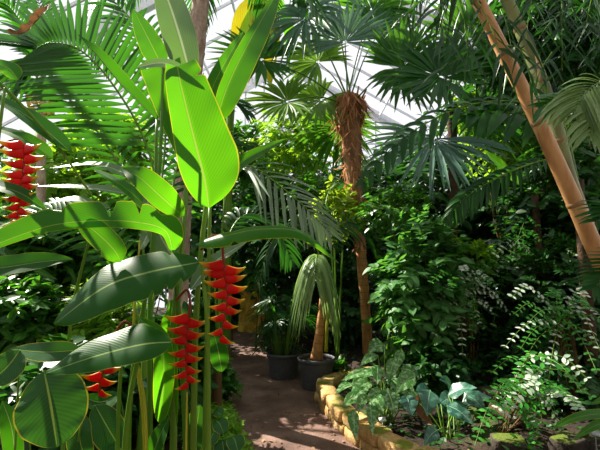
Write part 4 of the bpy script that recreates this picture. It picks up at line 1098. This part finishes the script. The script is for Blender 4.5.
fm = MB(); N_ = 5200
yy_ = RNG.uniform(2.7, 8.5, N_); xx_ = RNG.uniform(.4, 5.5, N_); h_ = hgt(xx_, yy_); k_ = h_ > .13
xx_, yy_, h_ = xx_[k_], yy_[k_], h_[k_]; k_ = (np.sin(xx_ * 3.1 + yy_) + np.sin(yy_ * 2.7 - xx_) + RNG.normal(size=len(xx_)) * .5) > -.3
xx_, yy_, h_ = xx_[k_], yy_[k_], h_[k_]; n_ = len(xx_)
dd = RNG.normal(size=(n_, 3)); dd[:, 2] = np.abs(dd[:, 2]) * .4
scatter(fm, T_OV, np.stack([xx_, yy_, h_ + RNG.uniform(0, .07, n_)], 1), dd, A3(0, 0, 1) + RNG.normal(size=(n_, 3)) * .4, RNG.uniform(.04, .09, n_))
tag(fm.build('shade_creepers', M['ov_dark']), 'low dark creeping leaves added to deepen the shade on the right bed', 'ground cover', None, 'stuff')  # dark leaves added to darken the bed in place of shade
# fallen leaves
fm = MB(); N_ = 900
yy_ = RNG.uniform(2.5, 10, N_); t_ = RNG.random(N_); xx_ = lx(yy_) * (1 - t_) + rx(yy_) * t_ + RNG.choice([0, 0, 1.2, 1.8], N_) * RNG.random(N_)
dd = RNG.normal(size=(N_, 3)) * A3(1, 1, .12)
scatter(fm, T_OV, np.stack([xx_, yy_, np.maximum(hgt(xx_, yy_), .016) + .008], 1), dd, A3(0, 0, 1) + RNG.normal(size=(N_, 3)) * .2, RNG.uniform(.02, .055, N_))
tag(fm.build('leaf_litter', M['litter']), 'scattered brown fallen leaf bits on the path and the bed', 'leaf litter', None, 'stuff')
b = at(650, 440, 3.0); b[2] = float(hgt(b[0], b[1]))
sl = thing('ginger_plant', 'green strap leaves reaching in at the lower right corner above the label', 'foliage plant', b)
for P, hw in (([(640, 420, 2.9), (605, 414, 2.85), (575, 418, 2.8), (550, 430, 2.8)], 5), ([(640, 420, 2.9), (600, 424, 2.8), (572, 440, 2.75)], 4.5), ([(645, 425, 2.9), (615, 400, 2.9), (590, 404, 2.9)], 5)):
    big_leaf(sl, P, (hw, hw), (0, .7, .6), 'heli', prof='ovate')
stalk(sl, [(650, 440, 3.0), (645, 428, 2.95), (640, 419, 2.9)], [.012, .008], n=8)

# rocks, log and labels on the right bed
def rock(label, px, py, Y, sx, sy, sz, ang=0):
    p = at(px, py, Y); z = float(hgt(p[0], p[1])); mb_ = MB()
    stone_block(mb_, A3(p[0], p[1], z + sz * .35), A3(math.cos(ang), math.sin(ang), 0), sx, sy, sz, RNG.random())
    tag(mb_.build('rock', M['rock']), label, 'rock')


rock('mossy rock behind the blue-green arrow leaves', 470, 372, 4.9, .5, .3, .22, .3)
rock('dark rock at the bottom under the feathery plant', 508, 438, 3.5, .26, .2, .1, -.2)
rock('rock beside the small grey label stake', 568, 432, 3.4, .26, .2, .12, .5)
rock('mossy rock right of the blue-green arrow leaves', 500, 395, 4.3, .4, .28, .2, .1)
lg = thing('log', 'dark fallen log on the shaded bed at the right', 'log', at(490, 405, 4.0))
m_ = MB(); P = pts((455, 372, 4.6), (480, 392, 4.25), (505, 412, 3.9), (520, 426, 3.7)); P[:, 2] = hgt(P[:, 0], P[:, 1]) + .05
tube(m_, smooth_path(P, 24), [.07, .06, .05, .04], 12, .5, 0, True, .08); m_.build('trunk', M['bark_dark'], lg)

sg = thing('plant_label', 'small grey label plate on a stake at the lower right corner', 'plant label', A3(at(597, 446, 2.9)[0], 2.9, hgt(at(597, 446, 2.9)[0], 2.9)))
c = at(596, 433, 2.9); m_ = MB(); bar(m_, c + A3(-.045, 0, .005), c + A3(.045, 0, -.012), .004, .06, (0, .9, .3)); m_.build('plate', M['plate'], sg, False)
m_ = MB(); tube(m_, [A3(c[0], c[1] + .005, hgt(c[0], c[1]) - .05), c + A3(0, .005, 0)], .004, 6); m_.build('stake', M['plate'], sg)
c = at(382.5, 420, 3.95)
sg = thing('plant_label', 'little white label among the spotted leaves above the stone edging', 'plant label', A3(c[0], c[1], hgt(c[0], c[1])))
m_ = MB(); bar(m_, c + A3(-.03, 0, 0), c + A3(.03, 0, .01), .004, .05, (0, .9, .4)); m_.build('plate', M['white_plate'], sg, False)
m_ = MB(); tube(m_, [A3(c[0], c[1] + .005, hgt(c[0], c[1]) - .05), c + A3(0, .005, 0)], .003, 6); m_.build('stake', M['white_plate'], sg)

# mossy trunk at the end of the path and slim trunks
def post(label, px, py0, py1, Y, r, mat, lean=0, name='bare_tree', cat='tree trunk'):
    a_, e_ = at(px, py0, Y), at(px + lean, py1, Y); a_[2] = float(hgt(a_[0], a_[1])) - .02
    root = thing(name, label, cat, a_)
    m_ = MB(); tube(m_, smooth_path([a_, (a_ + e_) / 2 + A3(.02, 0, 0), e_], 16), [r * 1.15, r, r * .8], 12, .5, 0, True, .04); m_.build('bark', M[mat], root)


post('moss-yellow trunk standing at the far bend of the path', 250, 333, 285, 10.8, .28, 'bark_moss')
post('slender pale trunk beside the far path', 262, 335, 255, 10.2, .1, 'bark_moss', -2)
post('slim dark trunk seen through the shrub behind the tan bamboo', 540, 350, 195, 5.2, .05, 'bark_dark', -5)

# little fruiting palm at the upper left
b9 = at(44, 300, 6.4); b9[2] = .05
fr = thing('feather_palm', 'slim palm with hanging yellowish fruit at the upper left', 'palm tree', b9)
c9 = at(42, 78, 6.4)
trunk(fr, np.array([b9, (b9 + c9) / 2, c9]), [.09, .07, .06], 'bark_grey')
m_ = MB()
for i in range(34):
    p = at(RNG.uniform(22, 56), RNG.uniform(92, 117), 6.3 + RNG.normal() * .05)
    stone_block(m_, p, A3(1, 0, 0), .05, .05, .055, .5)
    if i % 2: tube(m_, smooth_path([at(42, 86, 6.35), (p + at(42, 86, 6.35)) / 2 + A3(0, 0, .04), p], 6), .005, 4, .5)
m_.build('fruit_cluster', M['fruit'], fr)
for P in ([(30, 50, 6.3), (0, 40, 6.2), (-30, 60, 6.1)], [(45, 40, 6.6), (40, 5, 6.8), (20, -25, 7)], [(60, 52, 6.2), (90, 45, 6.1), (115, 70, 6)], [(30, 40, 6), (10, 8, 5.6), (-10, 0, 5.3)]):
    m_ = MB(); frond(m_, np.vstack([c9, pts(*P)]), 26, .55, .022, face_dir(0, .8, .5), 58, .4, .2, r0=.7); m_.build('frond', [M['pin'], M['stem']], fr)
# yellowing banana leaf in the top middle
b10 = at(226, 300, 7.4); b10[2] = float(hgt(b10[0], b10[1]))
bn = thing('banana_plant', 'banana plant with a yellowing hanging leaf behind the tallest heliconia leaf', 'banana plant', b10)
trunk(bn, np.array([b10, at(229, 150, 7.4), at(236, 60, 7.4)]), [.09, .07, .05], 'stem')
big_leaf(bn, [(236, 60, 7.4), (252, 12, 7.3), (268, 30, 7.2), (270, 90, 7.2)], (17, 14), (-.2, .2, .9), 'yellow')
big_leaf(bn, [(236, 60, 7.4), (262, 0, 7.4), (286, 20, 7.4), (289, 68, 7.4)], (9, 9), (.3, .2, .9), 'heli')

# ------------------------------------------------------ light and camera
w = bpy.data.worlds.new('sky'); SC.world = w; w.use_nodes = True
bg = w.node_tree.nodes['Background']
bg.inputs[0].default_value = (.95, .955, 1.0, 1); bg.inputs[1].default_value = SKY
sun = bpy.data.lights.new('sun', 'SUN'); sun.energy = SUN; sun.angle = .0095; sun.color = (1, .93, .8)
so = bpy.data.objects.new('sun', sun); COL.objects.link(so)
from mathutils import Vector
so.rotation_euler = Vector(SUND).to_track_quat('Z', 'Y').to_euler()
cam = bpy.data.cameras.new('camera'); co = bpy.data.objects.new('camera', cam); COL.objects.link(co)
cam.sensor_width = 36; cam.lens = 36 * F / 600; cam.clip_start = .05
co.location = CAM; co.rotation_euler = (math.pi / 2 + PITCH, 0, 0)
SC.camera = co
vs = SC.view_settings
SC.display_settings.display_device = 'sRGB'
vs.view_transform = 'Standard'; vs.look = 'None'; vs.gamma = 1; vs.use_curve_mapping = False; vs.exposure = EXPO
SC.cycles.max_bounces = 8; SC.cycles.diffuse_bounces = 4; SC.cycles.transmission_bounces = 6; SC.cycles.transparent_max_bounces = 12
SC.cycles.use_denoising = True
